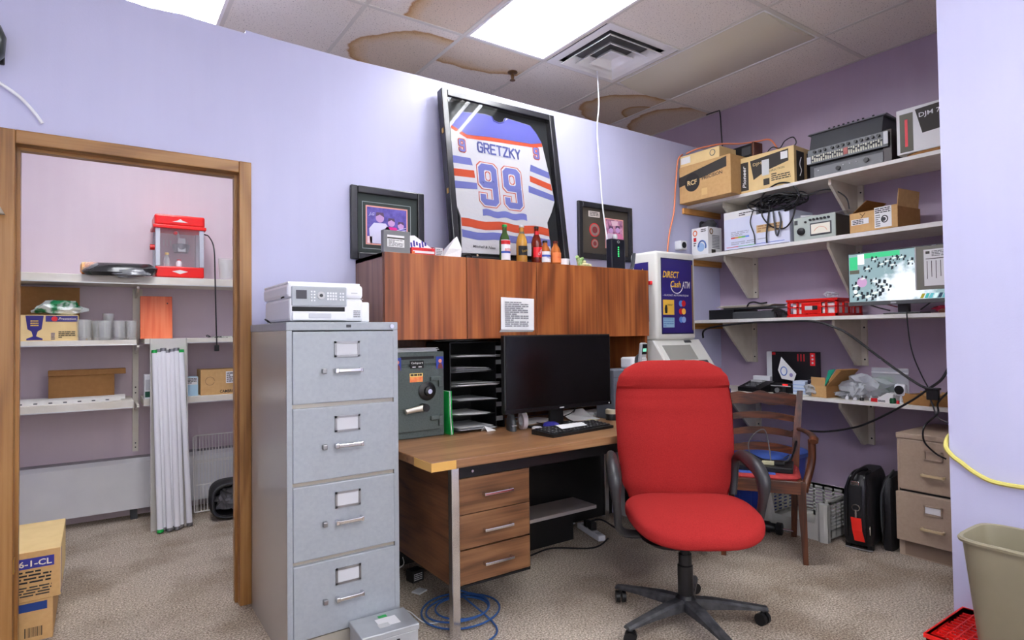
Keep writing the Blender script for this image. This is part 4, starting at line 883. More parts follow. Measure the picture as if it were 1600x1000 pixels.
t = thing('desk_tray', 'small clear plastic tray of bits right of the cream-lidded jar', 'tray', (2.58, 2.60, DT)); B('tray_floor', CLEAR, t, 0, 0, 0, .16, .12, .003)
for a in ((0, 0, 0, .16, .003, .035), (0, .117, 0, .16, .12, .035), (0, 0, 0, .003, .12, .035), (.157, 0, 0, .16, .12, .035)): B('tray_wall', CLEAR, t, *a)
t = thing('white_envelopes', 'small pile of white envelopes behind the clear tray', 'envelopes', (2.52, 2.78, DT), 12)
for k in range(4): B('envelope', PAPER, t, .01*k, .008*(k % 2), .006*k, .20+.01*k, .12, .006*k+.005)
t = thing('small_hub', 'small white cable plug lying left of the keyboard', 'plug', (1.955, 2.60, DT), 30); MB().loft([sup(.018, .028, 2.5, 16, 0, 0, 0), sup(.018, .028, 2.5, 16, 0, 0, .014), sup(.012, .02, 2.5, 16, 0, 0, .02)]).build('plug_body', WHITEP, t, True)
for k, pts in enumerate((((1.96, 2.62, .755), (2.02, 2.68, .757), (2.08, 2.70, .757), (2.09, 2.78, .756)), ((2.22, 2.80, .756), (2.30, 2.72, .80), (2.38, 2.76, .84), (2.42, 2.84, .78)), ((2.10, 2.62, .757), (2.16, 2.68, .77), (2.26, 2.66, .757), (2.30, 2.74, .757)))):
    cable('black_cable', pts, .003, RUBBER, ('black cord running left of the monitor stand', 'black cord looping up under the right half of the monitor', 'black cord curling from the mouse under the monitor')[k], 'cable')
# grey file box and cordless phone on it
t = thing('file_box', 'dark grey box standing at the right of the monitor behind the red chair', 'box', (2.53, 2.60, DT), -2); B('box_body', M('slate_grey', (92, 98, 110), .6), t, 0, 0, 0, .40, .16, .295, .004); B('lid_line', DGREY, t, -.001, -.001, .25, .401, 0, .253)
t = thing('cordless_phone', 'silver cordless phone standing in its white charger on the grey box', 'phone', (2.775, 2.64, DT+.2955))
B('charger', WHITEP, t, -.07, -.02, 0, .07, .08, .07, .012); MB().cyl((0, -.024, .045), (0, -.018, .045), .045, seg=24).build('charger_disc', DGREY, t, True)
h = B('handset', M('silver_plastic', (190, 194, 198), .3, .2), t, -.025, -.045, .015, .025, -.018, .165, .008, rot=(radians(8), 0, 0))
B('handset_face', BLACK, h, -.020, -.0465, .095, .020, -.044, .158, .002); B('handset_screen', M('lcd_green', (120, 200, 170), emit=(120, 210, 180), es=.5), h, -.015, -.0475, .112, .015, -.046, .132)
mb = MB()
for i in range(3):
    for j in range(4): mb.box(-.016+i*.012, -.0475, .026+j*.014, -.008+i*.012, -.044, .034+j*.014)
mb.build('keypad', WHITEP, h)

# ================================================================ under the desk
t = thing('power_strip', 'white power strip with plugs on the carpet under the desk', 'power strip', (2.53, 2.72, .001), 76)
B('strip', WHITEP, t, 0, -.025, 0, .29, .025, .035, .006)
for k in range(4): B('outlet', LGREY, t, .03+k*.062, -.014, .0345, .065+k*.062, .014, .036)
B('plug', BLACK, t, .10, -.02, .036, .15, .02, .085, .006); B('plug', BLACK, t, .17, -.02, .036, .21, .02, .075, .006)
cable('black_cable', [(2.55, 2.86, .08), (2.60, 2.80, .10), (2.66, 2.70, .05), (2.78, 2.62, .01), (3.0, 2.60, .01)], .006, RUBBER, 'black cord looping off the power strip under the desk')
cable('black_cable', [(2.56, 2.70, .02), (2.40, 2.66, .008), (2.2, 2.80, .008), (2.0, 2.78, .008), (1.85, 2.85, .008)], .005, RUBBER, 'black cord running from the power strip towards the drawers')
cable('black_cable', [(2.57, 3.02, .03), (2.45, 3.06, .02), (2.3, 2.98, .01), (2.1, 3.05, .01), (1.9, 3.02, .01)], .005, LGREY, 'grey cord behind the power strip on the carpet')
t = thing('low_board', 'long white board lying on a low black plinth under the desk', 'board', (2.0, 2.80, 0)); B('plinth', BLACKM, t, .02, .06, 0, .42, .20, .178); B('board', M('board_grey', (186, 178, 176), .6), t, 0, 0, .18, .56, .225, .20)
c = [(1.37+(.15+.035*sin(a*.31))*cos(a), 2.42+(.15+.04*cos(a*.23))*sin(a), .008+.0011*a) for a in [k*.35 for k in range(58)]]
cable('ethernet_cable', c+[(1.42, 2.20, .01), (1.30, 2.10, .008), (1.22, 2.0, .008), (1.05, 1.85, .008)], .0045, M('blue_cable', (46, 84, 140), .4), 'blue network cable coiled on the carpet under the drawers')
cable('white_cable', [(1.12, 2.62, .01), (1.17, 2.55, .015), (1.19, 2.42, .006), (1.27, 2.36, .008), (1.25, 2.28, .005)], .0025, WHITEP, 'thin white cord on the carpet right of the grey filing cabinet')
cable('white_cable', [(1.12, 2.95, .06), (1.2, 2.93, .05), (1.30, 2.90, .08), (1.33, 2.96, .10)], .0025, WHITEP, 'thin white cord in the gap behind the desk drawers')
t = thing('power_adapter', 'small black adapter lying under the desk drawers near the filing cabinet', 'adapter', (1.33, 2.84, 0), 10); B('adapter_body', BLACK, t, 0, 0, 0, .07, .06, .06, .004); rows(LGREY, t, .008, .012, .06, .045, 4, -.001)
t = thing('paper_scrap', 'small white scrap lying on the carpet by the black adapter', 'paper', (1.30, 2.70, .001), 25); B('scrap', PAPERG, t, 0, 0, 0, .06, .05, .006)

# ================================================================ red office chair
CH0 = (2.12, 1.755); rz = -37
t = thing('office_chair', 'red fabric swivel office chair with black armrests in front of the desk', 'chair', (CH0[0], CH0[1], 0), rz)
def rint(z, tab):
    for (a, va), (b, vb) in zip(tab, tab[1:]):
        if z <= b: k = (z-a)/(b-a); k = k*k*(3-2*k); return [p+(q-p)*k for p, q in zip(va, vb)]
    return list(tab[-1][1])
# backrest: (half width, half depth, centre y)
BT = [(.46, (.20, .030, .215)), (.49, (.235, .040, .225)), (.56, (.262, .052, .235)), (.72, (.278, .060, .255)), (.90, (.282, .056, .28)), (.975, (.277, .046, .292)), (.990, (.273, .040, .295)), (1.01, (.272, .050, .294)), (1.05, (.262, .058, .292)), (1.085, (.236, .052, .297)), (1.11, (.20, .040, .303)), (1.125, (.155, .022, .308)), (1.130, (.11, .010, .31))]
zs = [.46+k*.0134 for k in range(50)]+[1.118, 1.125, 1.130]
R = []
for z in zs:
    hw, hd, cy = rint(z, BT)
    ring = []
    for (x, y, zz) in sup(hw, hd, 3.4, 44, 0, cy, z):
        if y < cy: y -= .014*(1-(x/hw)**2)*(1 if z < .97 else .5)-.022*(abs(x)/hw)**3*(z < 1.0)  # cushion bulge, side wings forward
        ring.append((x, y, zz))
    R.append(ring)
MB().loft(R).build('backrest', REDFAB, t, True, loc=(.026, 0, 0))
R = []
for k in range(37):
    u = -1+2*k/36; u = math.sin(u*pi/2); f = max(0.02, (1-abs(u)**(2.6 if u > 0 else 2.2)))**.34
    z = .472+.062*u; hw, hd = .277*f, .272*f; ring = []
    for (x, y, zz) in sup(hw, hd, 3.2, 48, 0, -.045, z):
        front = max(0, (-(y+.02))/.28); zz2 = zz-.028*front**3+.010*(abs(x)/.27)**2*(u > 0)
        ring.append((x*(1-.06*front), y, zz2))
    R.append(ring)
MB().loft(R).build('seat', REDFAB, t, True, loc=(.024, 0, 0))
MB().loft([sup(.17, .16, 4, 20, 0, -.02, .375), sup(.21, .20, 4, 20, 0, -.02, .402)]).build('seat_pan', BLACK, t)
B('back_bracket', BLACK, t, -.05, .19, .36, .05, .27, .60, .01)
for s_ in (-1, 1):
    K_ = .022
    pts = smooth_path([(s_*.30, .215, .50), (s_*.312, .225, .58), (s_*.318, .215, .665), (s_*.322, .15, .695), (s_*.328, .06, .69), (s_*.333, -.02, .675), (s_*.335, -.075, .64), (s_*.333, -.085, .585), (s_*.325, -.07, .50), (s_*.315, -.045, .425), (s_*.27, -.02, .392), (s_*.18, -.01, .388)], 6)
    n = len(pts); rs = []
    for k in range(n):
        u = k/(n-1); rs.append(.020+.014*math.exp(-((u-.42)/.16)**2)+.008*math.exp(-((u-.58)/.07)**2))
    pts = [Vector((p.x-s_*K_*min(1, abs(p.x)/.3)+.003, p.y, p.z)) for p in pts]
    MB().tube(pts, rs, 14, flat=.85).build('armrest', M('arm_black', (44, 44, 46), .38, bump=(200, .1)), t, True)
MB().cyl((0, 0, .30), (0, 0, .385), .022, seg=20).build('gas_rod', BLACKM, t, True); MB().lathe([(.030, .10), (.033, .12), (.033, .25), (.028, .255), (.028, .30)], seg=24).build('gas_column', BLACK, t, True)
B('tilt_mechanism', BLACKM, t, -.07, -.12, .355, .07, .10, .392, .008); MB().cyl((.06, 0, .36), (.20, -.02, .35), .006).build('tilt_lever', STEEL, t)
MB().lathe([(.04, .065), (.052, .075), (.05, .10), (.034, .125)], seg=24).build('hub', BLACK, t, True)
BL = M('base_black', (40, 41, 44), .55, noise=(25, .15, (74, 74, 76)))
for ang in (105, 177, 249, 321, 33):
    a = radians(ang-rz); ca, sa = cos(a), sin(a)
    mb = MB(); rg = []
    for r_, hw, z0_, z1_ in ((.035, .030, .066, .112), (.12, .028, .070, .108), (.22, .024, .070, .094), (.31, .022, .066, .082), (.345, .018, .062, .076)):
        P4 = [(-hw, z0_), (hw, z0_), (hw, z1_-.008), (hw*.6, z1_), (-hw*.6, z1_), (-hw, z1_-.008)]
        rg.append([(r_*ca-q[0]*sa, r_*sa+q[0]*ca, q[1]) for q in P4])
    l = mb.loft(rg).build('base_leg', BL, t)
    cx, cy = .325*ca, .325*sa; tw = a+.7
    mb = MB()
    for s_ in (-1, 1):
        ox, oy = s_*.014*cos(tw), s_*.014*sin(tw)
        mb.cyl((cx+ox-.009*cos(tw), cy+oy-.009*sin(tw), .0265), (cx+ox+.009*cos(tw), cy+oy+.009*sin(tw), .0265), .026, seg=18)
    mb.cyl((cx, cy, .03), (cx, cy, .07), .008); mb.build('caster', BLACK, l, True)

# ================================================================ wooden armchair
t = thing('wooden_armchair', 'dark wooden ladder-back armchair with red seat behind the red chair', 'chair', (3.235, 2.098, 0), -57)
for s_ in (-1, 1):
    MB().loft([[(s_*.196-.022, -.235, .44), (s_*.196+.022, -.235, .44), (s_*.196+.022, -.19, .44), (s_*.196-.022, -.19, .44)], [(s_*.20-.020, -.232, .30), (s_*.20+.020, -.232, .30), (s_*.20+.020, -.192, .30), (s_*.20-.020, -.192, .30)], [(s_*.210-.013, -.232, 0), (s_*.210+.013, -.232, 0), (s_*.210+.013, -.206, 0), (s_*.210-.013, -.206, 0)]]).build('front_leg', MAHOG, t, True)
    rg = []
    for z, y, x, h_ in ((0, .25, .175, .015), (.20, .215, .180, .018), (.44, .20, .188, .021), (.60, .215, .198, .021), (.75, .240, .212, .019), (.895, .268, .228, .016)): rg.append([(s_*x-h_, y-h_, z), (s_*x+h_, y-h_, z), (s_*x+h_, y+h_*.8, z), (s_*x-h_, y+h_*.8, z)])
    MB().loft(rg).build('back_post', MAHOG, t, True)
    MB().tube(smooth_path([(s_*.212, .225, .665), (s_*.235, .12, .672), (s_*.262, .0, .672), (s_*.272, -.10, .665), (s_*.268, -.135, .65)]), [.016]*6+[.018]*6+[.021]*6+[.024]*7, 10, flat=.65).build('arm', MAHOG, t, True)
    MB().tube(smooth_path([(s_*.262, -.09, .655), (s_*.262, -.085, .55), (s_*.245, -.10, .47), (s_*.222, -.13, .40), (s_*.215, -.14, .37)]), .017, 10, flat=1.2).build('arm_post', MAHOG, t, True)
B('seat_rail', MAHOGX, t, -.195, -.235, .375, .195, -.21, .445, .003); B('seat_rail', MAHOG, t, -.205, -.21, .38, -.18, .20, .445, .003); B('seat_rail', MAHOG, t, .18, -.21, .38, .205, .20, .445, .003); B('seat_rail', MAHOG, t, -.18, .18, .38, .18, .205, .445)
MB().loft([sup(.20, .20, 6, 28, 0, -.01, .44), sup(.202, .205, 6, 28, 0, -.01, .452), sup(.185, .19, 5, 28, 0, -.01, .468)]).build('seat_pad', M('seat_red', (176, 58, 54), .8, noise=(40, .2, (150, 40, 44))), t, True)
for z0_, hh, y, hw, top_ in ((.80, .072, .246, .205, 1), (.705, .036, .232, .198, 0), (.610, .036, .222, .192, 0), (.510, .042, .208, .186, 0)):
    n = 16; rg = []
    for k in range(n+1):
        u = -1+2*k/n; x = u*hw; yy = y+.022*(1-u*u); ar = .022*(1-u*u)**1.2 if not top_ else .012*(1-u*u)+.010*cos(u*3*pi)*(1-u*u)
        rg.append([(x, yy-.008, z0_+ar*.7), (x, yy+.008, z0_+ar*.7), (x, yy+.008, z0_+hh+ar), (x, yy-.008, z0_+hh+ar)])
    MB().loft(rg).build('back_slat', MAHOGX, t, True)
# equipment on its seat
def onchair(x, y, z): R_ = Matrix.Rotation(radians(-57), 3, 'Z') @ Vector((x, y, z)); return (3.235+R_.x, 2.098+R_.y, R_.z)
t = thing('black_recorder', 'flat black electronic box lying on the wooden chair seat', 'electronic box', onchair(-.13, -.14, .4695), -61)
B('case', BLACK, t, 0, 0, 0, .29, .22, .03, .004); B('front_lip', BLACKM, t, .005, -.004, .004, .285, 0, .02)
t = thing('junction_adapter', 'small pale boxy connector on the black box, wired to thin cords', 'adapter', onchair(-.0, -.10, .50), -64); B('adapter_body', M('adapter_cream', (200, 196, 160), .4), t, 0, 0, 0, .065, .03, .02, .003); B('plug_end', BLACK, t, .065, .004, .002, .12, .026, .018, .003)
t = thing('blue_folder', 'blue sheet sticking out under the black box on the chair seat', 'folder', onchair(-.15, -.20, .4685), -57); B('sheet', M('sheet_blue', (70, 100, 190), .5), t, 0, 0, -.001, .22, .1, .0008)
cable('thin_cable', [onchair(-.06, .0, .51), onchair(-.07, .02, .60), onchair(-.03, .03, .66), onchair(.02, .02, .68), onchair(.04, -.02, .60), onchair(.05, -.08, .515)], .0035, M('cord_grey', (90, 90, 92), .3), 'grey cord arching over the chair seat')
cable('thin_cable', [onchair(-.16, -.12, .51), onchair(-.10, -.06, .56), onchair(-.02, -.04, .53), onchair(.03, -.09, .515)], .003, RUBBER, 'short black cord lying left on the chair seat')
cable('thin_cable', [onchair(.10, -.10, .512), onchair(.14, -.06, .53), onchair(.15, -.02, .55), onchair(.12, .02, .52)], .0025, M('cord_grey', (90, 90, 92)), 'thin cord curl at the right side of the chair seat')

# ================================================================ cash machine
t = thing('cash_machine', 'white and purple free-standing cash machine between the hutch and the corner', 'cash machine', (3.037, 2.725, 0))
AW = .475; ATMW = M('atm_white', (222, 222, 216), .35)
MB().prism([(.34, 0), (.34, 1.215), (0, 1.215), (-.235, .89), (-.245, .80), (-.18, .70), (-.18, 0)], 'x', -.03, AW-.03).build('body', ATMW, t)
mb = MB(); pr_ = .03
# display head with a rounded rim
h = MB().box(.0, -.02, 1.215, .395, .22, 1.812, .022, 3).build('display_head', ATMW, t, True)
B('sign_panel', NAVY, t, .048, -.0225, 1.262, .360, -.018, 1.758, .002); B('panel_border', M('border_dark', (20, 20, 60)), t, .042, -.0212, 1.255, .366, -.0195, 1.765)
B('panel_edge_strip', M('gold', (206, 170, 80)), t, .352, -.0235, 1.28, .358, -.022, 1.73)
YT = M('logo_yellow', (246, 196, 60), .5); 
text('DIRECT', YT, t, .140, -.0232, 1.655, .045, .165, shear=.25, bold=.02); text('Cash', YT, t, .185, -.0232, 1.592, .045, .105, shear=.2, bold=.02); text('ATM', PAPER, t, .290, -.0232, 1.59, .046, .085, shear=.2, bold=.02); text('- GUICHET AUTOMATIQUE', PAPER, t, .185, -.0232, 1.515, .014, .26, shear=.2)
MB().tube([(.195+.06*cos(a), -.0235, 1.585+.055*sin(a)) for a in [-.3-k*.22 for k in range(14)]], .003, 4).build('logo_swoosh', PAPER, t)
q = B('interac_sign', YELP, t, .055, -.0235, 1.385, .165, -.022, 1.485); text('inter', INK, t, .125, -.0238, 1.452, .014, .055, shear=.3); MB().prism([(.075, 1.395), (.07, 1.425), (.078, 1.45), (.092, 1.45), (.098, 1.425), (.095, 1.395)], 'y', -.0242, -.0236).build('hand_print', INK, t)
for z, c1, c2 in ((1.462, M('card_blue', (90, 140, 210), .4), REDP), (1.408, REDP, M('card_gold', (240, 180, 70), .4)), (1.352, M('card_blue', (90, 140, 210)), M('card_pale', (140, 170, 220), .4))):
    MB().cyl((.235, -.0238, z), (.235, -.022, z), .021, seg=20).build('card_logo', c1, t); MB().cyl((.262, -.0242, z), (.262, -.022, z), .021, seg=20).build('card_logo', c2, t)
B('notice', M('notice_blue', (150, 190, 214), .5), t, .055, -.0235, 1.30, .165, -.022, 1.365); rows(M('notice_line', (110, 150, 190)), t, .06, 1.306, .16, 1.36, 4, -.0238)
B('side_window', NAVY, t, -.0012, .05, 1.34, 0.001, .18, 1.74); MB().prism([(.06, 1.60), (.10, 1.70), (.14, 1.60)], 'x', -.003, -.001).build('side_logo', YT, t)
B('key_switch', REDP, t, -.022, .015, 1.585, -.001, .04, 1.61, .003)
# console details live on the slope from (y 0, z 1.215) to (y -.255, z .89)
sl = math.atan2(.325, .235); nrm = Vector((0, -sin(sl), cos(sl)))
cons = bpy.data.objects.new('console', None); COL.objects.link(cons); cons.parent = t; cons.location = (-.03, -.235, .89); cons.rotation_euler = (sl, 0, 0)
LS = math.hypot(.325, .235)
B('console_plate', ATMW, cons, .02, .01, 0, AW-.02, LS-.005, .004, .001); B('screen_recess', M('recess', (150, 150, 144), .4), cons, .06, .235, .004, .34, .355, .006, .002); B('screen', M('atm_screen', (70, 72, 74), .2), cons, .08, .19, .005, .19, .235, .009, .002)
mb = MB()
for i in range(4):
    for j in range(3): mb.box(.12+i*.026, .075+j*.022, .004, .141+i*.026, .092+j*.022, .012, .002)
mb.build('keypad', M('key_cream', (206, 196, 166), .5), cons)
for k, c_ in enumerate((GREEN, YELP, REDP)): B('function_key', c_, cons, .226, .075+k*.022, .004, .250, .092+k*.022, .012, .002)
mb = MB()
for i in range(2):
    for j in range(4): mb.box(.20+i*.02, .155+j*.02, .004, .214+i*.02, .168+j*.02, .010)
mb.build('side_key', M('key_cream', (206, 196, 166)), cons)
B('card_slot', DGREY, cons, .33, .13, .004, .42, .165, .014, .003); B('receipt_slot', DGREY, cons, .33, .20, .004, .42, .225, .010, .002)
B('warning_label', DGREY, cons, .30, .372, .004, .37, .392, .006); B('cash_flap', M('flap', (70, 76, 60), .4), cons, .36, .055, .004, .445, .085, .018, .004)
B('front_band', M('atm_purple', (58, 52, 150), .4), t, -.031, -.252, .80, AW-.029, -.242, .888, .003); text('ATM', PAPER, t, .38, -.2528, .85, .03, .075, bold=.02)
cable('black_cable', [(2.995, 2.95, 1.25), (3.0, 2.86, 1.1), (3.0, 2.80, .95), (2.995, 2.78, .8)], .007, RUBBER, 'black cord hanging between the hutch and the cash machine')
# ================================================================ shelving on the right wall
XS = 3.86
def wshelf(z, th, label, x0=XS):
    t = thing('wall_shelf', label, 'shelf', (x0, .45, z-th)); B('board', SHELF, t, 0, 0, 0, XB-x0, YA-.001-.45, th, .002); B('front_edge', WHITE, t, -.002, 0, 0.001, 0.001, YA-.002-.45, th-.001)
    return t
S1, S2, S3, S4 = 2.268, 1.868, 1.358, .830
wshelf(S1, .024, 'top white shelf on the right wall carrying the big cartons'); wshelf(S2, .028, 'second white shelf from the top on the right wall'); wshelf(S3, .024, 'third white shelf on the right wall with the red crate and screen'); wshelf(S4, .024, 'lowest white shelf on the right wall above the beige cabinet')
BRK = M('bracket_white', (214, 208, 192), .55, noise=(12, .3, (198, 190, 172)))
for (z, th, h, y, lab) in ((S1, .024, .27, 2.00, 'white plywood bracket under the top shelf above the grey meter'), (S1, .024, .27, 2.80, 'white plywood bracket under the top shelf beside the corner'),
                        (S2, .028, .31, 2.80, 'white plywood bracket under the second shelf next to the cash machine'), (S2, .028, .36, 2.02, 'white plywood bracket under the second shelf, behind the lit screen'),
                        (S3, .024, .305, 2.82, 'white plywood bracket under the third shelf near the cash machine'), (S3, .024, .305, 2.00, 'white plywood bracket under the third shelf below the red crate'),
                        (S4, .024, .30, 1.97, 'white plywood bracket under the lowest shelf above the black luggage'), (S4, .024, .30, 2.80, 'white plywood bracket under the lowest shelf behind the wooden chair')):
    t = thing('shelf_bracket', lab, 'bracket', (XB, y, z-th-.0005), group='plywood shelf brackets')
    MB().prism([(-.36, 0), (-.36, -.035), (-.075, -h), (-.018, -h), (-.018, 0)], 'y', -.009, .009).build('gusset', BRK, t)
    B('back_strip', BRK, t, -.0185, -.045, -h-.002, -.0005, .045, 0); mb = MB(); mb.cyl((-.0195, -.03, -.05), (-.018, -.03, -.05), .006, seg=8); mb.cyl((-.0195, -.03, -h+.04), (-.018, -.03, -h+.04), .006, seg=8); mb.build('screw', INK, t)
for z, lab in ((S1-.024, 'wooden cleat on the front wall under the top shelf'), (S2-.028, 'wooden cleat on the front wall under the second shelf'), (S3-.024, 'wooden cleat on the front wall under the third shelf')):
    tag(B('shelf_cleat', PINE, None, 3.80, YA-.022, z-.045, XB-.001, YA-.0005, z-.0005), lab, 'cleat')
def S(name, label, cat, y, z, x=3.87, rz=0, group=None, **k): return thing(name, label, cat, (x, y, z), -90+rz, group, **k)
# ---- top shelf
t = S('speaker_carton', 'large kraft carton with a round black logo at the corner end of the top shelf', 'box', 3.095, S1, 3.755)
B('carton', KRAFT, t, 0, 0, 0, .465, .34, .285, .003)
MB().prism([(.0, .13), (.0, .205), (.43, .275), (.43, .20)], 'y', -.001, .0).build('black_band', PRINTB, t); MB().cyl((.125, -.002, .145), (.125, -.0008, .145), .069, seg=32).build('logo_disc', M('disc_print', (44, 42, 40), .7), t)
text('RCF', KRAFTL, t, .125, -.0025, .145, .038, .088, bold=.02); text('PRECISION', PRINTB, t, .305, -.0015, .162, .026, .18, rot=(90, -3, 0), bold=.02); B('tape_mark', M('tape', (214, 178, 116), .3), t, .21, -.001, .03, .26, 0, .08)
t = S('flat_carton', 'low kraft carton resting on the round-logo carton in the corner', 'box', 3.09, S1+.2855, 3.76, 1)
B('carton', KRAFTL, t, 0, 0, 0, .36, .22, .085, .003); B('label', PAPER, t, .01, -.001, .02, .10, 0, .07); MB().tube([(.30+.022*cos(a), -.001, .048+.022*sin(a)) for a in [k*.5 for k in range(14)]], .003, 4).build('round_stamp', MGREY, t)
t = S('black_amplifier', 'black equipment case lying behind the low carton on the round-logo carton', 'equipment', 3.02, S1+.2855, 3.99, -4)
B('case', BLACKM, t, 0, 0, 0, .44, .10, .10, .004); B('end_panel', DGREY, t, .34, -.001, .02, .42, 0, .08); B('corner_strap', MAHOG, t, .43, -.002, .0, .445, .1, .105, .002)
t = S('equipment_carton', 'kraft carton with slanted dark print next to the round-logo carton', 'box', 2.655, S1, 3.875, 2)
B('carton', KRAFTL, t, 0, 0, 0, .425, .33, .262, .003); B('dark_strip', PRINTB, t, .018, -.001, .02, .085, 0, .225); MB().prism([(.10, .225), (.385, .248), (.385, .165), (.22, .13), (.125, .085)], 'y', -.001, 0).build('slanted_panel', PRINTB, t)
text('Pioneer', PAPER, t, .052, -.0016, .12, .028, .16, rot=(90, -90, 0), shear=.2, bold=.02); text('DJM', KRAFTL, t, .155, -.0016, .19, .026, .065); B('torn_tape', M('tape_clear', (216, 218, 216), .15), t, .19, -.0018, .10, .245, -.0008, .21, .0)
text('DIRECTION', PRINTB, t, .30, -.0015, .125, .014, .11, rot=(90, -3, 0)); rows(PRINTB, t, .26, .05, .40, .10, 4, -.001); B('stamp', PRINTB, t, .20, -.001, .03, .245, 0, .075); B('side_label', PAPER, t, .33, -.0016, .185, .38, -.001, .235)
B('side_panel', PRINTB, t, .4248, .03, .02, .426, .13, .23); B('side_panel', PRINTB, t, .4248, .17, .05, .426, .31, .23); MB().tube(smooth_path([(.4265, .07, .06), (.4265, .09, .10), (.4265, .07, .14), (.4265, .09, .19)]), .004, 4).build('side_script', PAPER, t)
cable('black_cable', [(3.97, 2.50, 2.532), (3.97, 2.44, 2.58), (3.97, 2.38, 2.56), (3.97, 2.34, 2.60), (3.97, 2.28, 2.61), (3.97, 2.26, 2.56), (3.97, 2.32, 2.534)], .004, RUBBER, 'black cord lying in loops on top of the kraft carton with slanted print')
t = S('audio_mixer', 'grey rack audio mixer with two rows of knobs and sliders on the top shelf', 'audio mixer', 2.13, S1, 3.885)
B('lower_case', DGREY, t, .0, .02, 0, .50, .30, .092, .003); B('lower_panel', MGREY, t, .03, .012, .005, .455, .022, .072, .002)
mb = MB(); mb.cyl((.19, .0, .035), (.19, .012, .035), .014); mb.cyl((.36, .0, .045), (.36, .012, .045), .014); mb.build('volume_knob', BLACK, t, True)
mb = MB()
for x in (.06, .22, .26, .30): mb.cyl((x, .008, .05), (x, .013, .05), .004, seg=8)
mb.build('small_screw', LGREY, t)
B('fader_panel', M('panel_graphite', (92, 96, 98), .4), t, .0, -.006, .095, .49, .006, .19, .002)
mb = MB()
for k in range(30):
    if k != 14 and k != 15: mb.box(.03+k*.0145, -.0075, .105, .038+k*.0145, -.005, .148)
mb.build('slider_track', M('slider_cream', (206, 206, 184), .5), t)
mb = MB()
for k in range(30):
    if k not in (14, 15): zz = .115+.02*abs(sin(k*1.9)); mb.box(.0285+k*.0145, -.014, zz, .0395+k*.0145, -.007, zz+.008)
mb.build('slider_cap', DGREY, t)
mb = MB()
for k in range(12):
    x = .05+k*.033+(.015 if k > 2 else 0)+(.012 if k > 6 else 0); mb.cyl((x, -.018, .17), (x, -.005, .17), .0095, seg=10)
mb.build('round_knob', BLACK, t, True); B('meter_block', M('meter_red', (170, 90, 80)), t, .232, -.0075, .108, .258, -.005, .15); B('corner_plate', LGREY, t, -.004, -.009, .10, .022, -.005, .145); B('handle_plate', LGREY, t, .468, -.010, .11, .492, -.005, .185)
MB().prism([(.0, .19), (.03, .30), (.28, .285), (.28, .095), (.0, .095)], 'x', .01, .455).build('slanted_back', DGREY, t); MB().prism([(.015, .296), (.04, .312), (.24, .298), (.24, .292)], 'x', -.01, .47).build('top_plate', MGREY, t)
mb = MB()
for k in range(10):
    if k != 8: mb.cyl((.12+k*.03, .05, .30), (.12+k*.03, .046, .322), .007, seg=8)
mb.build('top_knob', BLACK, t, True); B('side_case', M('oxblood_black', (40, 22, 26), .4), t, .456, .01, .0, .505, .30, .20, .003)
t = S('white_carton', 'white carton with red strip and dark panel at the partition end of the top shelf', 'box', 1.60, S1+.028, 3.90)
B('carton', M('carton_white', (232, 232, 232), .6), t, 0, 0, 0, .46, .30, .265, .003); B('dark_strip', M('strip_brown', (84, 80, 64)), t, .018, -.001, .01, .088, 0, .235); B('red_strip', M('strip_red', (226, 60, 70)), t, .045, -.0016, .04, .06, -.0008, .20)
MB().prism([(.10, .245), (.42, .26), (.42, .12), (.135, .10)], 'y', -.001, 0).build('dark_panel', PRINTB, t); text('DJM 700', PAPER, t, .195, -.0018, .205, .034, .15, rot=(90, -2, 0), bold=.01)
t = S('cable_bundle', 'brown wrapped bundle squashed under the white carton with red strip', 'bundle', 1.59, S1, 3.905); MB().loft([sup(.22, .14, 4, 24, .23, .14, .0), sup(.225, .145, 4, 24, .23, .14, .014), sup(.22, .14, 4, 24, .23, .14, .0275)]).build('bundle_body', KRAFTD, t)
# ---- second shelf
t = S('headphone_box', 'small white box with blue headphone picture at the corner of the second shelf', 'box', 3.09, S2, 3.885, 0)
B('box_body', PAPER, t, 0, 0, 0, .155, .17, .215, .002); MB().tube([(.10+.035*cos(a), -.002, .065+.045*sin(a)) for a in [-.4+k*.3 for k in range(13)]], .006, 6).build('printed_headband', M('hp_blue', (80, 110, 170)), t); MB().cyl((.088, -.0025, .06), (.088, -.001, .06), .034, seg=20).build('printed_earcup', M('hp_pale', (160, 190, 226)), t)
for x, y0, y1 in ((.035, -.001, 0),): MB().tube([(.035+.018*cos(a), -.0015, .175+.02*sin(a)) for a in [k*.5 for k in range(14)]], .004, 4).build('round_logo', ORANGE, t)
B('red_mark', REDP, t, .02, -.001, .11, .045, 0, .14); rows(PRINTB, t, .02, .075, .045, .10, 2, -.001); rows(PRINTB, t, .09, .18, .14, .20, 2, -.001)
mb = MB(); 
for k in range(9): mb.box(.155, .05, .05+k*.012, .156, .14, .056+k*.012)
mb.build('side_print', MGREY, t); B('side_barcode', PRINTB, t, .155, .04, .012, .156, .09, .04); MB().tube([(.156, .04+.018*cos(a), .18+.02*sin(a)) for a in [k*.5 for k in range(14)]], .004, 4).build('round_logo', M('logo_brown', (120, 90, 40)), t)
t = S('black_gadget', 'black and grey clip-shaped gadget on top of the headphone box', 'gadget', 3.04, S2+.2155, 3.93)
MB().loft([sup(.05, .04, 2.5, 16, .05, .04, 0), sup(.06, .05, 2.5, 16, .05, .04, .03), sup(.02, .03, 2, 16, .07, .04, .06)]).build('gadget_body', DGREY, t, True); MB().prism([(-.02, .0), (-.015, .05), (.0, .06), (.03, .025), (.02, 0)], 'y', .01, .05).build('clip', BLACK, t)
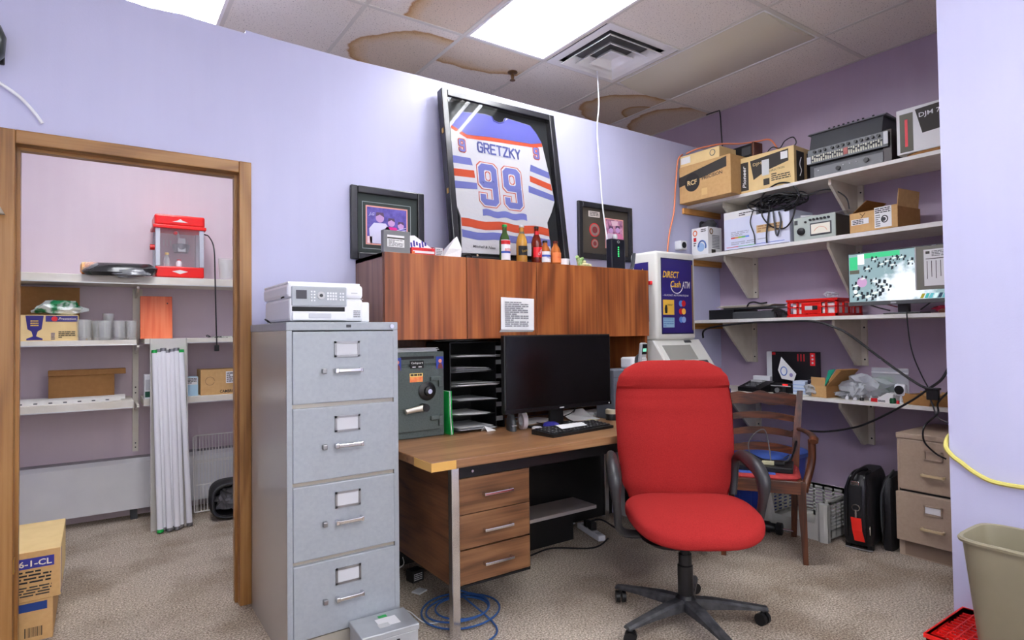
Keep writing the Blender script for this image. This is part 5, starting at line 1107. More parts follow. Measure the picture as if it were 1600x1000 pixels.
cable('orange_cable', [(3.78, 3.08, 2.66), (3.72, 3.075, 2.60), (3.705, 3.09, 2.4), (3.68, 3.09, 2.2), (3.63, 3.09, 2.05), (3.60, 3.09, 1.90), (3.58, 3.09, 1.6)], .006, M('orange_cable', (240, 140, 96), .5), 'orange cord running down the wall beside the shelves')
cable('orange_cable', [(3.80, 3.06, 2.665), (3.84, 3.0, 2.69), (3.88, 2.92, 2.70), (3.95, 2.84, 2.71), (4.04, 2.74, 2.70), (4.07, 2.62, 2.69), (4.05, 2.50, 2.665), (4.02, 2.42, 2.56)], .006, M('orange_cable', (240, 140, 96)), 'orange cord draped over the cartons on the top shelf')
cable('black_cable', [(4.235, 3.19, 3.10), (4.15, 3.02, 3.06), (4.10, 2.96, 3.02), (4.10, 2.95, 2.85), (4.10, 2.94, 2.67)], .005, RUBBER, 'dark cord dropping from the ceiling corner to the cartons')
t = S('lamp_carton', 'wide white printed carton with a rainbow strip in the middle of the second shelf', 'box', 2.79, S2, 3.885)
CW_ = M('carton_bluish', (232, 236, 248), .5, noise=(4, .3, (206, 212, 240)))
B('carton', CW_, t, 0, 0, 0, .52, .30, .235, .003)
for k, c_ in enumerate(((226, 70, 60), (236, 160, 60), (150, 200, 70), (90, 190, 110), (80, 130, 220))): B('rainbow_patch', M('rainbow%d' % k, c_), t, .06+k*.03, -.001, .085, .09+k*.03, 0, .095)
B('rainbow_frame', M('print_grey', (170, 174, 190)), t, .06, -.0008, .0955, .21, 0, .098); rows(M('print_grey', (170, 174, 190)), t, .06, .105, .21, .135, 3, -.001)
B('brown_picture', M('print_tan', (206, 176, 130)), t, .27, -.001, .10, .47, 0, .155); rows(M('print_brown', (160, 120, 80)), t, .28, .108, .46, .15, 3, -.0014)
B('red_line', REDP, t, .02, -.001, .022, .12, 0, .026); B('green_line', GREEN, t, .12, -.001, .022, .26, 0, .026); B('blue_line', M('line_blue', (90, 110, 200)), t, .26, -.001, .022, .48, 0, .026); rows(M('print_grey', (170, 174, 190)), t, .06, .04, .36, .06, 2, -.001)
B('base_band', INK, t, .0, -.001, .003, .515, 0, .007)
t = S('long_carton', 'long flat white carton lying on the wide printed carton', 'box', 2.80, S2+.2355, 3.90); B('carton', M('carton_white', (232, 232, 232)), t, 0, 0, 0, .27, .28, .055, .002); rows(PRINTB, t, .13, .015, .26, .035, 2, -.001)
rnd = random.Random(11); pts = []
for k in range(150):
    a = k*.62; r_ = .10+.07*sin(k*.37)+rnd.uniform(-.025, .025); pts.append((3.90+.035*sin(k*1.13)+rnd.uniform(-.02, .02), 2.36+r_*cos(a)*1.15, 2.165+.55*r_*sin(a)*.62+rnd.uniform(-.012, .012)))
cable('cable_tangle', pts, .0042, RUBBER, 'big tangle of black cables heaped on the printed carton', 'cables', seg=5)
cable('black_cable', [(3.90, 2.42, 2.19), (3.875, 2.47, 2.10), (3.872, 2.40, 2.0), (3.87, 2.30, 1.97), (3.872, 2.24, 2.03), (3.88, 2.22, 2.12)], .005, RUBBER, 'black cord loop hanging low in front of the printed carton')
cable('black_cable', [(3.88, 2.41, 2.15), (3.868, 2.42, 2.03), (3.866, 2.43, 1.95), (3.866, 2.43, 1.885)], .006, RUBBER, 'thick black cord hanging straight to the second shelf edge')
cable('black_cable', [(3.89, 2.55, 2.13), (3.872, 2.56, 2.05), (3.87, 2.53, 1.96), (3.87, 2.525, 1.89)], .004, RUBBER, 'thin black cord with plug hanging left in front of the printed carton')
cable('black_cable', [(3.87, 2.38, 2.10), (3.868, 2.37, 2.02), (3.868, 2.36, 1.94), (3.868, 2.345, 1.935), (3.87, 2.325, 2.02), (3.875, 2.34, 2.09)], .006, M('cord_grey_dark', (70, 72, 78), .4), 'doubled grey cord loop in front of the tan picture on the carton')
cable('tangle_loop', [(3.88, 2.46, 2.14), (3.87, 2.47, 2.20), (3.868, 2.42, 2.255), (3.866, 2.33, 2.285), (3.866, 2.24, 2.26), (3.87, 2.19, 2.18), (3.88, 2.22, 2.11), (3.88, 2.3, 2.09)], .006, RUBBER, 'large black cable loop arching above the tangle up to the top shelf')
cable('tangle_loop', [(3.90, 2.20, 2.15), (3.93, 2.10, 2.19), (3.97, 2.02, 2.19), (4.0, 1.95, 2.13), (4.0, 1.93, 2.05)], .004, RUBBER, 'thin black cord arching from the tangle to the grey meter')
t = S('meter_instrument', 'pale grey metal test meter with a dial window on the second shelf', 'instrument', 2.235, S2, 3.875)
GM = M('meter_grey', (176, 186, 178), .4)
B('case', M('case_dark', (70, 66, 58), .5), t, .004, .004, 0, .276, .26, .15, .004); B('front_panel', GM, t, 0, -.004, 0, .28, .006, .153, .004)
B('meter_frame', DGREY, t, .115, -.008, .022, .255, -.003, .105, .002); B('meter_face', M('meter_face', (244, 240, 222), .4), t, .123, -.009, .032, .247, -.0075, .096); MB().tube([(.185+.045*cos(a), -.0095, .035+.04*sin(a)) for a in [.3+k*.25 for k in range(11)]], .0012, 4).build('scale_arc', ORANGE, t)
MB().lathe([(.026, 0), (.024, .015), (.012, .02)], seg=12).build('range_knob', BLACK, t, True, (.055, -.004, .06), (pi/2, 0, 0)); mb = MB()
for k in range(6): mb.cyl((.118+k*.024, -.014, .128), (.118+k*.024, -.004, .128), .008, seg=10)
mb.build('terminal_knob', BLACK, t, True); B('corner_badge', DGREY, t, .008, -.0055, .108, .03, -.0035, .138); MB().cyl((.085, -.012, .118), (.085, -.004, .118), .007).build('toggle', BLACK, t)
tag(MB().loft([[(3.885, 2.23, S2+.1545), (3.885, 1.90, S2+.1545), (4.10, 1.88, S2+.158), (4.10, 2.20, S2+.158)], [(3.885, 2.23, S2+.158), (3.885, 1.90, S2+.157), (4.10, 1.88, S2+.162), (4.10, 2.20, S2+.175)]]).build('plastic_sheet', CLEAR, None), 'clear plastic sheet laid over the grey test meter', 'plastic sheet')
t = S('folded_leaflet', 'folded white leaflet lying behind the test meter', 'leaflet', 2.28, S2+.16, 3.99, 15); B('leaflet_body', PAPER, t, .02, 0, 0, .2, .1, .04, .004, rot=(0, .12, 0))
t = S('open_carton', 'open brown carton with flaps up and a white label on the second shelf', 'box', 1.875, S2, 3.885, -6)
B('front_panel', KRAFT, t, 0, 0, 0, .29, .004, .125); B('back_panel', KRAFT, t, 0, .236, 0, .29, .24, .125); B('side_panel', KRAFTD, t, 0, 0, 0, .004, .24, .125); B('side_panel', KRAFTD, t, .286, 0, 0, .29, .24, .125); B('floor_panel', KRAFTD, t, 0, 0, 0, .29, .24, .004)
MB().prism([(0, .125), (.004, .125), (.10, .195), (.096, .197)], 'y', .02, .23).build('flap', KRAFTD, t); MB().prism([(.286, .125), (.29, .125), (.30, .225), (.296, .225)], 'y', .0, .22).build('flap', KRAFT, t); MB().prism([(.236, .125), (.24, .125), (.26, .185), (.256, .187)], 'x', .02, .27).build('flap', KRAFT, t)
B('white_label', PAPER, t, .155, -.001, .012, .255, 0, .135, ); MB().tube([(.215+.018*cos(a), -.0018, .06+.02*sin(a)) for a in [k*.5 for k in range(14)]], .003, 4).build('lens_print', INK, t); MB().cyl((.21, -.002, .06), (.21, -.001, .06), .012).build('lens_print', DGREY, t); rows(INK, t, .16, .10, .25, .128, 3, -.0015); rows(MGREY, t, .162, .02, .19, .09, 6, -.0015)
B('shipping_label', PAPER, t, .012, -.001, .05, .12, 0, .085); rows(INK, t, .02, .055, .09, .08, 3, -.0015); MB().tube([(.065, -.001, .118), (.085, -.001, .10), (.10, -.001, .118), (.075, -.001, .088)], .0015, 4).build('pen_mark', INK, t)
# wall plate left of the headphone box
t = thing('cube_camera', 'small white and black cube device on the wall edge beside the headphone box', 'device', (3.70, 3.095, 1.905), 0); B('case', WHITEP, t, 0, -.05, 0, .075, .0145, .07, .008); MB().cyl((.036, -.054, .035), (.036, -.05, .035), .024, seg=18).build('lens', BLACK, t, True)
# ---- third shelf
t = S('keyboard_pile', 'pile of dark grey keyboards and paper at the corner end of the third shelf', 'equipment', 2.96, S3, 3.88, 0)
B('dark_case', BLACKM, t, .0, .03, 0, .22, .34, .075, .004); B('grey_keyboard', DGREY, t, .23, .0, 0, .56, .20, .05, .006)
mb = MB()
for k in range(22): mb.box(.245+k*.0135, .02, .05, .256+k*.0135, .18, .056, 0)
mb.build('key_rows', M('key_dark', (48, 50, 54)), t); B('top_board', MGREY, t, .08, .10, .076, .52, .33, .088, .003)
t = S('paper_pile', 'thin stack of pale sheets lying across the grey keyboards', 'papers', 2.90, S3+.0885, 3.92, 4)
for k in range(4): B('sheet', PAPERG if k % 2 else M('sheet_tan', (216, 202, 176)), t, .01*k, .008*(k % 2), .0045*k, .42+.012*k, .22, .0045*k+.003)
t = S('headset', 'black headset with coiled cord in front of the red crate', 'headset', 2.44, S3, 3.885)
MB().tube(smooth_path([(.0, .02, .01), (.03, .0, .05), (.07, -.005, .06), (.11, .01, .04), (.12, .05, .01)]), .008, 8).build('headband', BLACK, t, True); MB().loft([sup(.028, .02, 2.5, 16, .02, .03, .0), sup(.03, .024, 2.5, 16, .02, .03, .02), sup(.02, .014, 2.5, 16, .02, .03, .04)]).build('ear_cushion', BLACK, t, True); MB().loft([sup(.028, .02, 2.5, 16, .10, .05, .0), sup(.03, .024, 2.5, 16, .10, .05, .02), sup(.02, .014, 2.5, 16, .10, .05, .04)]).build('ear_cushion', DGREY, t, True)
cable('small_tripod', [(3.93, 2.64, S3+.09), (3.93, 2.62, S3+.115), (3.93, 2.58, S3+.12), (3.93, 2.53, S3+.108), (3.93, 2.48, S3+.112)], .006, BLACK, 'thin dark gadget lying on top of the paper pile')
def crate(t, L, D, H, m, slots=4, inner=None):
    w = .010
    for nm, a in (('end_wall', None),): pass
    def wall(x0, y0, x1, y1, n, ax):
        mb = MB(); mb.box(x0, y0, 0, x1, y1, H*.18); mb.box(x0, y0, H*.80, x1, y1, H); mb.box(x0, y0, H*.52, x1, y1, H*.58) if n > 3 else None
        ln = (x1-x0) if ax == 'x' else (y1-y0)
        for k in range(n+1):
            c = (ln-.014)*k/n
            if ax == 'x': mb.box(x0+c, y0, 0, x0+c+.014, y1, H)
            else: mb.box(x0, y0+c, 0, x1, y0+c+.014, H)
        mb.build('crate_wall', m, t)
    wall(0, 0, L, w, slots, 'x'); wall(0, D-w, L, D, slots, 'x'); wall(0, w, w, D-w, slots-1, 'y'); wall(L-w, w, L, D-w, slots-1, 'y')
    mb = MB(); mb.box(w, w, 0, L-w, D-w, .008)
    mb.build('crate_floor', m, t); mb = MB(); mb.box(-.006, -.006, H-.014, L+.006, w, H); mb.box(-.006, D-w, H-.014, L+.006, D+.006, H); mb.box(-.006, w, H-.014, w, D-w, H); mb.box(L-w, w, H-.014, L+.006, D-w, H); mb.box(-.003, -.003, 0, L+.003, w, .012); mb.box(L-w, -.003, 0, L+.003, D, .012); mb.build('crate_rim', m, t)
t = S('bottle_crate', 'red plastic crate with cut-out sides standing on the third shelf', 'crate', 2.30, S3, 3.885, 0); crate(t, .335, .33, .118, RED, 5); B('face_panel', RED, t, .10, -.004, .022, .235, .002, .095, .003); B('face_opening', PAPERG, t, .125, -.0055, .045, .175, -.0035, .072, .001); B('face_opening', INK, t, .175, -.0055, .045, .21, -.0035, .072, .001)
blob('plastic_wad', CLEAR, 'small wad of clear plastic on top of the red shelf crate', 'plastic bag', (3.92, 2.02, S3+.119), .035, .04, .02, 31, .5)
t = S('crate_contents', 'assorted white and black odds and ends inside the red shelf crate', 'odds and ends', 2.27, S3+.0085, 3.90); B('white_piece', PAPER, t, .0, 0, 0, .08, .10, .085, .004); B('black_piece', BLACK, t, .10, .02, 0, .18, .2, .09, .004); B('white_piece', PAPER, t, .20, 0, 0, .28, .22, .08, .004)
# security screen
t = S('security_screen', 'flat screen showing a camera view of a dining room, on the third shelf', 'monitor', 1.885, S3, 3.865, -1)
B('housing', M('screen_housing', (44, 46, 50), .35), t, 0, .005, .058, .60, .035, .385, .005)
scr = bpy.data.materials.new('camera_view'); scr.use_nodes = True; nt = scr.node_tree; bb = nt.nodes['Principled BSDF']; N = nt.nodes.new; L = nt.links.new
tc = N('ShaderNodeTexCoord'); sx = N('ShaderNodeSeparateXYZ'); L(tc.outputs['Object'], sx.inputs[0])
nz = N('ShaderNodeTexNoise'); nz.inputs['Scale'].default_value = 22; nz.inputs['Detail'].default_value = 3; L(tc.outputs['Object'], nz.inputs['Vector'])
mp = N('ShaderNodeMapping'); mp.vector_type = 'TEXTURE'; mp.inputs['Location'].default_value = (.33, 0, .16); mp.inputs['Rotation'].default_value = (0, -.5, 0); mp.inputs['Scale'].default_value = (.42, 1, .26); L(tc.outputs['Object'], mp.inputs['Vector'])
ln = N('ShaderNodeVectorMath'); ln.operation = 'LENGTH'; L(mp.outputs[0], ln.inputs[0]); ad = N('ShaderNodeMath'); ad.operation = 'MULTIPLY_ADD'; ad.inputs[1].default_value = .9; L(nz.outputs['Fac'], ad.inputs[0]); L(ln.outputs['Value'], ad.inputs[2])
rp = N('ShaderNodeValToRGB'); e = rp.color_ramp.elements; e[0].position = .55; e[0].color = lin((244, 248, 255)); e[1].position = 1.0; e[1].color = lin((130, 156, 162)); k_ = e.new(.82); k_.color = lin((206, 216, 226)); L(ad.outputs[0], rp.inputs['Fac'])
L(rp.outputs['Color'], bb.inputs['Emission Color']); bb.inputs['Emission Strength'].default_value = .85; bb.inputs['Base Color'].default_value = (.02, .02, .02, 1); bb.inputs['Roughness'].default_value = .3; MATS['camera_view'] = scr
p = B('screen', scr, t, .008, .002, .082, .592, .006, .377)
def em(name, c, s=.8): return M(name, (5, 5, 5), .4, emit=c, es=s)
B('shown_wall', em('shown_green', (60, 190, 130)), p, .012, .0012, .28, .06, .0018, .36); B('shown_wall', em('shown_green', (60, 190, 130)), p, .10, .0012, .345, .30, .0018, .375); B('shown_window', em('shown_white', (240, 250, 250), 1), p, .062, .0012, .31, .10, .0018, .372)
B('shown_sofa', em('shown_brown', (90, 90, 80)), p, .012, .0012, .255, .07, .0016, .278)
mb = MB(); mc = MB()
for k, (x, z) in enumerate(((.12, .28), (.20, .30), (.26, .29), (.23, .315), (.31, .33), (.36, .30), (.16, .335), (.42, .27), (.09, .22), (.05, .18), (.16, .20), (.20, .18), (.06, .12), (.12, .11), (.22, .16), (.40, .335), (.16, .13), (.27, .33))):
    s_ = .013+.035*(.38-z)
    for q in range(5):
        a = q*1.3+k; px, pz = x+s_*1.3*cos(a), z+s_*.9*sin(a); h_ = s_*(.25+.12*(q % 3)); mb.prism([(px-h_, pz-h_*1.5), (px+h_*.8, pz-h_), (px+h_, pz+h_), (px-h_*.6, pz+h_*1.4)], 'y', .0010, .0017)
    mc.prism([(x-s_, z), (x-s_*.2, z-s_*.3), (x+s_*.9, z+s_*.1), (x+s_*.2, z+s_*.5)], 'y', .0004, .0010)
mb.build('shown_chairs', em('shown_dark', (36, 44, 52)), p); mc.build('shown_tables', em('shown_pale', (226, 232, 226)), p)
MB().cyl((.085, .0004, .20), (.085, .0009, .20), .03, seg=16).build('shown_table', em('shown_pink', (190, 150, 190)), p); MB().cyl((.045, .0003, .145), (.045, .0004, .145), .012, seg=12).build('shown_lamp', em('shown_white', (240, 250, 250)), p)
for k, c_ in enumerate(((150, 140, 40), (60, 160, 160), (90, 170, 180), (200, 230, 235), (40, 60, 80), (70, 150, 160))): MB().prism([(.40+k*.022, .085), (.412+k*.022, .112), (.428+k*.022, .112), (.416+k*.022, .085)], 'y', .0008, .0016).build('shown_file', em('shown_file%d' % k, c_), p)
B('lower_bezel', M('bezel_grey', (88, 90, 90), .35), t, .0, .0, .058, .60, .008, .082, .002); B('badge', LGREY, t, .245, -.0012, .064, .275, 0, .072)
B('stand_neck', BLACK, t, .27, .03, .004, .33, .05, .12); B('stand_base', BLACK, t, .20, .0, 0, .40, .14, .010, .004)
t = S('notice_board', 'grey panel with a taped diagram sheet covering the right side of the lit screen', 'panel', 1.50, 1.49, 3.845, -1); B('panel', M('panel_warm_grey', (120, 118, 108), .5), t, 0, 0, 0, .20, .014, .245, .003); B('panel_edge', LGREY, t, -.001, -.001, 0, .006, .0, .245); B('diagram_sheet', PAPER, t, .045, -.0015, .02, .19, -.0002, .225)
mb = MB()
for k in range(5): mb.box(.06+k*.022, -.0022, .06+.01*(k % 2), .063+k*.022, -.0014, .16)
mb.box(.055, -.0022, .17, .18, -.0014, .174); mb.box(.055, -.0022, .20, .075, -.0014, .215); mb.build('diagram_lines', PRINTB, t); rows(MGREY, t, .085, .185, .18, .215, 4, -.0016)
B('hanging_hook', STEEL, t, .08, .013, .19, .10, .022, .25)
t = S('red_gloves', 'crumpled red cloth on the third shelf beyond the screen', 'cloth', 1.46, S3, 3.90); blob('cloth_body', M('red_cloth', (196, 50, 80), .8), '', '', (.10, .06, 0), .10, .06, .022, 17, .5, t)
t = S('brown_wallet', 'small brown and green object at the partition end of the third shelf', 'wallet', 1.405, S3, 3.868); MB().loft([sup(.045, .02, 3, 18, .05, .01, 0), sup(.048, .022, 3, 18, .05, .01, .012), sup(.03, .014, 3, 18, .05, .01, .022)]).build('wallet_body', M('wallet_brown', (110, 66, 50), .5), t, True)
# ---- lowest shelf
t = S('motherboard_box', 'black electronics box with red corner print and white spine on the lowest shelf', 'box', 2.60, S4, 4.10, 2, rx=0)
B('box_body', M('box_black', (26, 24, 28), .35), t, .04, 0, 0, .37, .06, .285, .002); B('white_spine', PAPERG, t, .0, 0, 0, .04, .06, .285, .002); B('red_corner', REDP, t, .045, -.001, .262, .07, 0, .28); B('red_column', M('red_bright', (226, 30, 40)), t, .325, -.001, .19, .36, 0, .28)
for k in range(3): MB().cyl((.3425, -.0018, .21+k*.025), (.3425, -.001, .21+k*.025), .007, seg=12).build('icon', PAPERG, t)
for k in range(3): B('red_bars', REDP, t, .235+k*.022, -.001, .22, .242+k*.022, 0, .27); 
B('spine_logo', INK, t, .012, -.001, .06, .03, 0, .10)
t = S('printed_card', 'white card with blue circle print leaning diagonally on the black box', 'card', 2.475, S4+.085, 4.04, -8, rx=0); o = MB().prism([(.0, .07), (.03, .165), (.15, .05), (.13, -.0), (.03, .01)], 'y', 0, .002).build('card', PAPER, t); MB().tube([(.05+.026*cos(a), -.001, .065+.030*sin(a)) for a in [k*.4 for k in range(17)]], .004, 4).build('circle_print', M('print_blue2', (90, 120, 190)), t); MB().cyl((.11, -.001, .04), (.11, -.0002, .04), .014, seg=12).build('dot_print', M('print_violet', (160, 150, 200)), t)
t = S('desk_phone', 'black telephone set with keypad lying at the left of the lowest shelf', 'telephone', 2.70, S4, 3.885, -6)
MB().prism([(0, 0), (0, .03), (.15, .075), (.16, 0)], 'x', 0, .20).build('phone_body', BLACKM, t); mb = MB()
for i in range(4):
    for j in range(3): mb.box(.05+i*.022, .02+j*.03, .038+j*.009, .066+i*.022, .04+j*.03, .048+j*.009)
mb.build('keypad', MGREY, t); B('display', LGREY, t, .03, .105, .066, .13, .14, .078)
t = S('white_stub_box', 'small white box behind the black telephone on the lowest shelf', 'box', 2.69, S4, 4.06, 0); B('box_body', WHITEP, t, 0, 0, 0, .14, .03, .105, .003)
t = S('component_boxes', 'black and white component boxes stacked in front of the black electronics box', 'box', 2.50, S4, 3.97, 0)
B('dark_tray', BLACK, t, 0, 0, 0, .17, .10, .065, .003); B('label_strip', LGREY, t, .01, -.001, .045, .16, 0, .052); B('red_readout', M('readout_red', (226, 40, 40), emit=(230, 40, 40), es=.5), t, .10, -.001, .052, .14, 0, .064)
t = S('striped_box', 'small box striped in white and blue next to the dark lettered box', 'box', 2.325, S4, 3.97, 0)
B('box_body', M('box_pale_blue', (206, 220, 240)), t, 0, 0, 0, .09, .10, .09, .003)
for k in range(3): B('stripe', M('stripe_blue', (120, 160, 220)), t, 0, -.001, .018+k*.022, .09, 0, .022+k*.022)
t = S('lettered_box', 'dark navy box with pale script lettering at the right of the electronics pile', 'box', 2.23, S4, 3.99, 10)
B('box_body', M('box_navy', (30, 30, 52), .4), t, 0, 0, 0, .12, .10, .10, .003); text('Dazzling', PAPER, t, .06, -.001, .07, .018, .09, shear=.3); rows(LGREY, t, .02, .02, .10, .045, 2, -.001)
t = S('camera_body', 'small black box-like part with grey lens in front of the dark tray', 'gadget', 2.43, S4, 3.90, 0); B('part_body', BLACK, t, 0, 0, 0, .07, .045, .05, .004); MB().cyl((.035, -.012, .026), (.035, 0, .026), .016, seg=16).build('lens', MGREY, t, True)
for k, (y, x, c_, lab) in enumerate(((2.13+.03, 3.93, 'foil', 'crumpled clear bag at the left edge of the brown open-top box'),)):
    blob('plastic_bag', M('bag_film', (206, 212, 216), .12, alpha=.55), lab, 'bag', (x, y, S4), .05, .04, .045, 41, .8)
t = S('small_carton', 'brown carton with tall lid standing open, green sheet inside, on the lowest shelf', 'box', 2.155, S4, 3.90, -14)
B('front_panel', KRAFT, t, 0, 0, 0, .12, .003, .075); B('side_panel', KRAFT, t, 0, 0, 0, .003, .16, .075); B('side_panel', KRAFTD, t, .117, 0, 0, .12, .16, .075); B('back_panel', KRAFT, t, 0, .157, 0, .12, .16, .14); B('floor_panel', KRAFT, t, 0, 0, 0, .12, .16, .003)
MB().prism([(.117, .075), (.12, .075), (.235, .185), (.23, .188), (.20, .19)], 'y', .0, .15).build('raised_lid', KRAFTD, t); B('inner_flap', M('kraft_mid', (190, 150, 98)), t, .0, .0, .075, .11, .003, .13); MB().prism([(.108, .08), (.112, .08), (.19, .19), (.14, .18)], 'y', -.003, .002).build('green_sheet', M('teal_sheet', (20, 150, 120), .5), t)
FILM = M('bag_film', (206, 212, 216))
for k, (y, x, rx_, ry_, rz_, sd, lab) in enumerate(((1.945, 3.93, .045, .045, .035, 43, 'flattened clear plastic bag right of the brown open carton'), (1.83, 3.95, .07, .11, .07, 44, 'heap of clear plastic bags with small parts in the middle of the lowest shelf'), (1.86, 3.90, .03, .04, .05, 45, 'small clear bag of screws in front of the heap of plastic bags'))):
    blob('plastic_bag', FILM, lab, 'bag', (x, y, S4), rx_, ry_, rz_, sd, .9)
rnd = random.Random(4)
for k in range(6):
    t = thing('white_part', ('white round cap in the plastic heap on the lowest shelf', 'white plug lying in the plastic heap', 'black clip lying in the plastic heap', 'grey connector lying in the plastic heap', 'white bracket piece lying in front of the plastic heap', 'black screw lying right of the plastic heap')[k], 'small part', (3.885+rnd.uniform(0, .03), 1.92-.045*k, S4), rnd.uniform(0, 90))
    MB().loft([sup(.014, .010, 2.5, 12, 0, 0, 0), sup(.014, .011, 2.5, 12, 0, 0, .012), sup(.008, .007, 2, 12, 0, 0, .02)]).build('part_body', (WHITEP, WHITEP, BLACK, LGREY, WHITEP, BLACK)[k], t, True); MB().cyl((0, 0, .018), (.004, 0, .032), .004).build('pin', LGREY, t)
t = S('leaflet', 'red and white folded leaflet lying in front of the plastic bags', 'leaflet', 1.775, S4, 3.885, -10); MB().prism([(0, .0), (.13, .0), (.135, .055), (.10, .06)], 'y', 0, .012).build('leaflet_body', PAPER, t); B('red_corner', REDP, t, .0, -.001, .0, .04, .001, .022); rows(INK, t, .045, .004, .09, .014, 2, -.0012)
t = S('zip_bag', 'clear zip bag standing upright with green and white contents', 'bag', 1.83, S4, 4.02, 0)
B('bag_film', M('bag_film2', (220, 226, 230), .1, alpha=.35), t, 0, 0, 0, .21, .004, .20); B('zip_strip', M('zip_white', (226, 230, 234), .3, alpha=.8), t, 0, -.002, .165, .21, .0, .175); B('green_card', M('card_green', (120, 190, 110), .5), t, .03, .006, .05, .12, .012, .145); blob('white_item', WHITEP, '', '', (.15, .03, .03), .045, .02, .05, 52, .3, t); B('white_item', PAPER, t, .10, .0, 0, .18, .03, .055, .003)
t = S('webcam', 'white square webcam with black lens on the lowest shelf', 'webcam', 1.655, S4+.03, 3.90, -8); B('body', WHITEP, t, 0, 0, 0.012, .068, .03, .085, .014); MB().cyl((.034, -.005, .05), (.034, 0, .05), .026, seg=22).build('lens', BLACK, t, True); MB().cyl((.034, .015, -.03), (.034, .015, .02), .006).build('stem', WHITEP, t); B('foot', WHITEP, t, .014, -.0, -.03, .054, .03, -.024)
t = S('round_green_piece', 'round dark green cap lying below the white webcam', 'cap', 1.665, S4, 3.875); MB().lathe([(.017, 0), (.018, .02), (.014, .032)], (.016, 0, 0), 16).build('cap_body', M('cap_green', (20, 84, 50), .4), t, True); MB().lathe([(.008, 0), (.008, .014), (.004, .02)], (.045, -.004, 0), 10).build('red_tip', REDP, t, True)
def flat_carton(y, x, rz, label):
    t = S('folded_carton', label, 'box', y, S4, x, rz)
    B('base_panel', KRAFTD, t, 0, 0, 0, .15, .14, .003); MB().prism([(0, .0), (.003, .0), (.02, .06), (.017, .06)], 'y', 0, .14).build('flap', KRAFT, t); MB().prism([(0, 0), (.15, 0), (.165, .055), (-.01, .065)], 'y', -.003, .0).build('front_flap', KRAFTD, t); MB().prism([(.147, 0), (.15, 0), (.17, .06), (.167, .06)], 'y', 0, .14).build('flap', KRAFT, t); MB().prism([(0, .0), (.15, 0), (.15, .06), (0, .07)], 'y', .14, .143).build('back_flap', KRAFT, t)
flat_carton(1.60, 3.90, -14, 'small open brown carton left of the cable knot on the lowest shelf'); flat_carton(1.435, 3.89, 8, 'small open brown carton right of the cable knot, next to the partition')
# cords in front of the lower shelves
RB = RUBBER
cable('power_cable', [(3.86, 2.98, 1.22), (3.84, 2.93, 1.29), (3.82, 2.6, 1.325), (3.82, 2.35, 1.330), (3.82, 2.09, 1.327), (3.82, 1.95, 1.285), (3.82, 1.85, 1.23), (3.82, 1.638, 1.061), (3.81, 1.50, .965), (3.81, 1.443, .936)], .007, RB, 'thick black cable sagging from under the third shelf to the knot')
cable('power_cable', [(3.81, 1.443, .930), (3.82, 1.38, .985), (3.83, 1.339, 1.061), (3.84, 1.28, 1.13)], .007, RB, 'thick black cable rising from the knot to the partition')
cable('power_cable', [(3.80, 1.44, .93), (3.80, 1.51, .87), (3.80, 1.61, .80), (3.80, 1.73, .725), (3.80, 1.84, .672), (3.80, 2.02, .625), (3.72, 2.18, .62), onchair(.20, .22, .60), onchair(.16, .02, .52), onchair(.12, -.05, .505)], .006, RB, 'black cable running from the knot down to the wooden chair')
cable('thin_cable', [(3.855, 1.551, 1.40), (3.845, 1.55, 1.36), (3.83, 1.533, 1.211), (3.82, 1.51, 1.11), (3.815, 1.473, 1.013), (3.81, 1.44, .945)], .0035, RB, 'thin cord dropping from the screen to the cable knot')
cable('thin_cable', [(3.805, 1.445, .925), (3.81, 1.42, .85), (3.82, 1.401, .78), (3.82, 1.347, .754), (3.83, 1.30, .74)], .004, M('cord_grey', (90, 90, 92)), 'grey cord running from the knot down behind the partition')
cable('thin_cable', [(3.83, 1.30, .99), (3.82, 1.346, .925), (3.815, 1.395, .86), (3.81, 1.397, .80), (3.70, 1.42, .74), (3.69, 1.42, .66), (3.70, 1.37, .60), (3.72, 1.33, .575)], .005, RB, 'black cord curling down in front of the beige cabinet')
t = thing('cable_knot', 'black box where the wall cords meet above the lowest shelf', 'junction box', (3.79, 1.415, .875), -90); B('box_body', BLACK, t, -.03, .005, 0, .03, .03, .065, .004); B('clip', BLACK, t, -.035, .0, .055, .035, .034, .068, .003)
for k, pts in enumerate((((3.90, 1.66, 1.38), (3.89, 1.72, 1.40), (3.90, 1.80, 1.43)), ((3.90, 1.62, 1.40), (3.90, 1.68, 1.42), (3.91, 1.73, 1.44)), ((3.90, 1.50, 1.38), (3.90, 1.46, 1.41), (3.91, 1.43, 1.44)))):
    cable('thin_cable', pts, .004, RB if k != 1 else M('dark_red_cord', (120, 20, 40)), ('black cord curving left behind the screen foot', 'dark red cord behind the screen foot', 'black cord curving right behind the screen foot')[k])

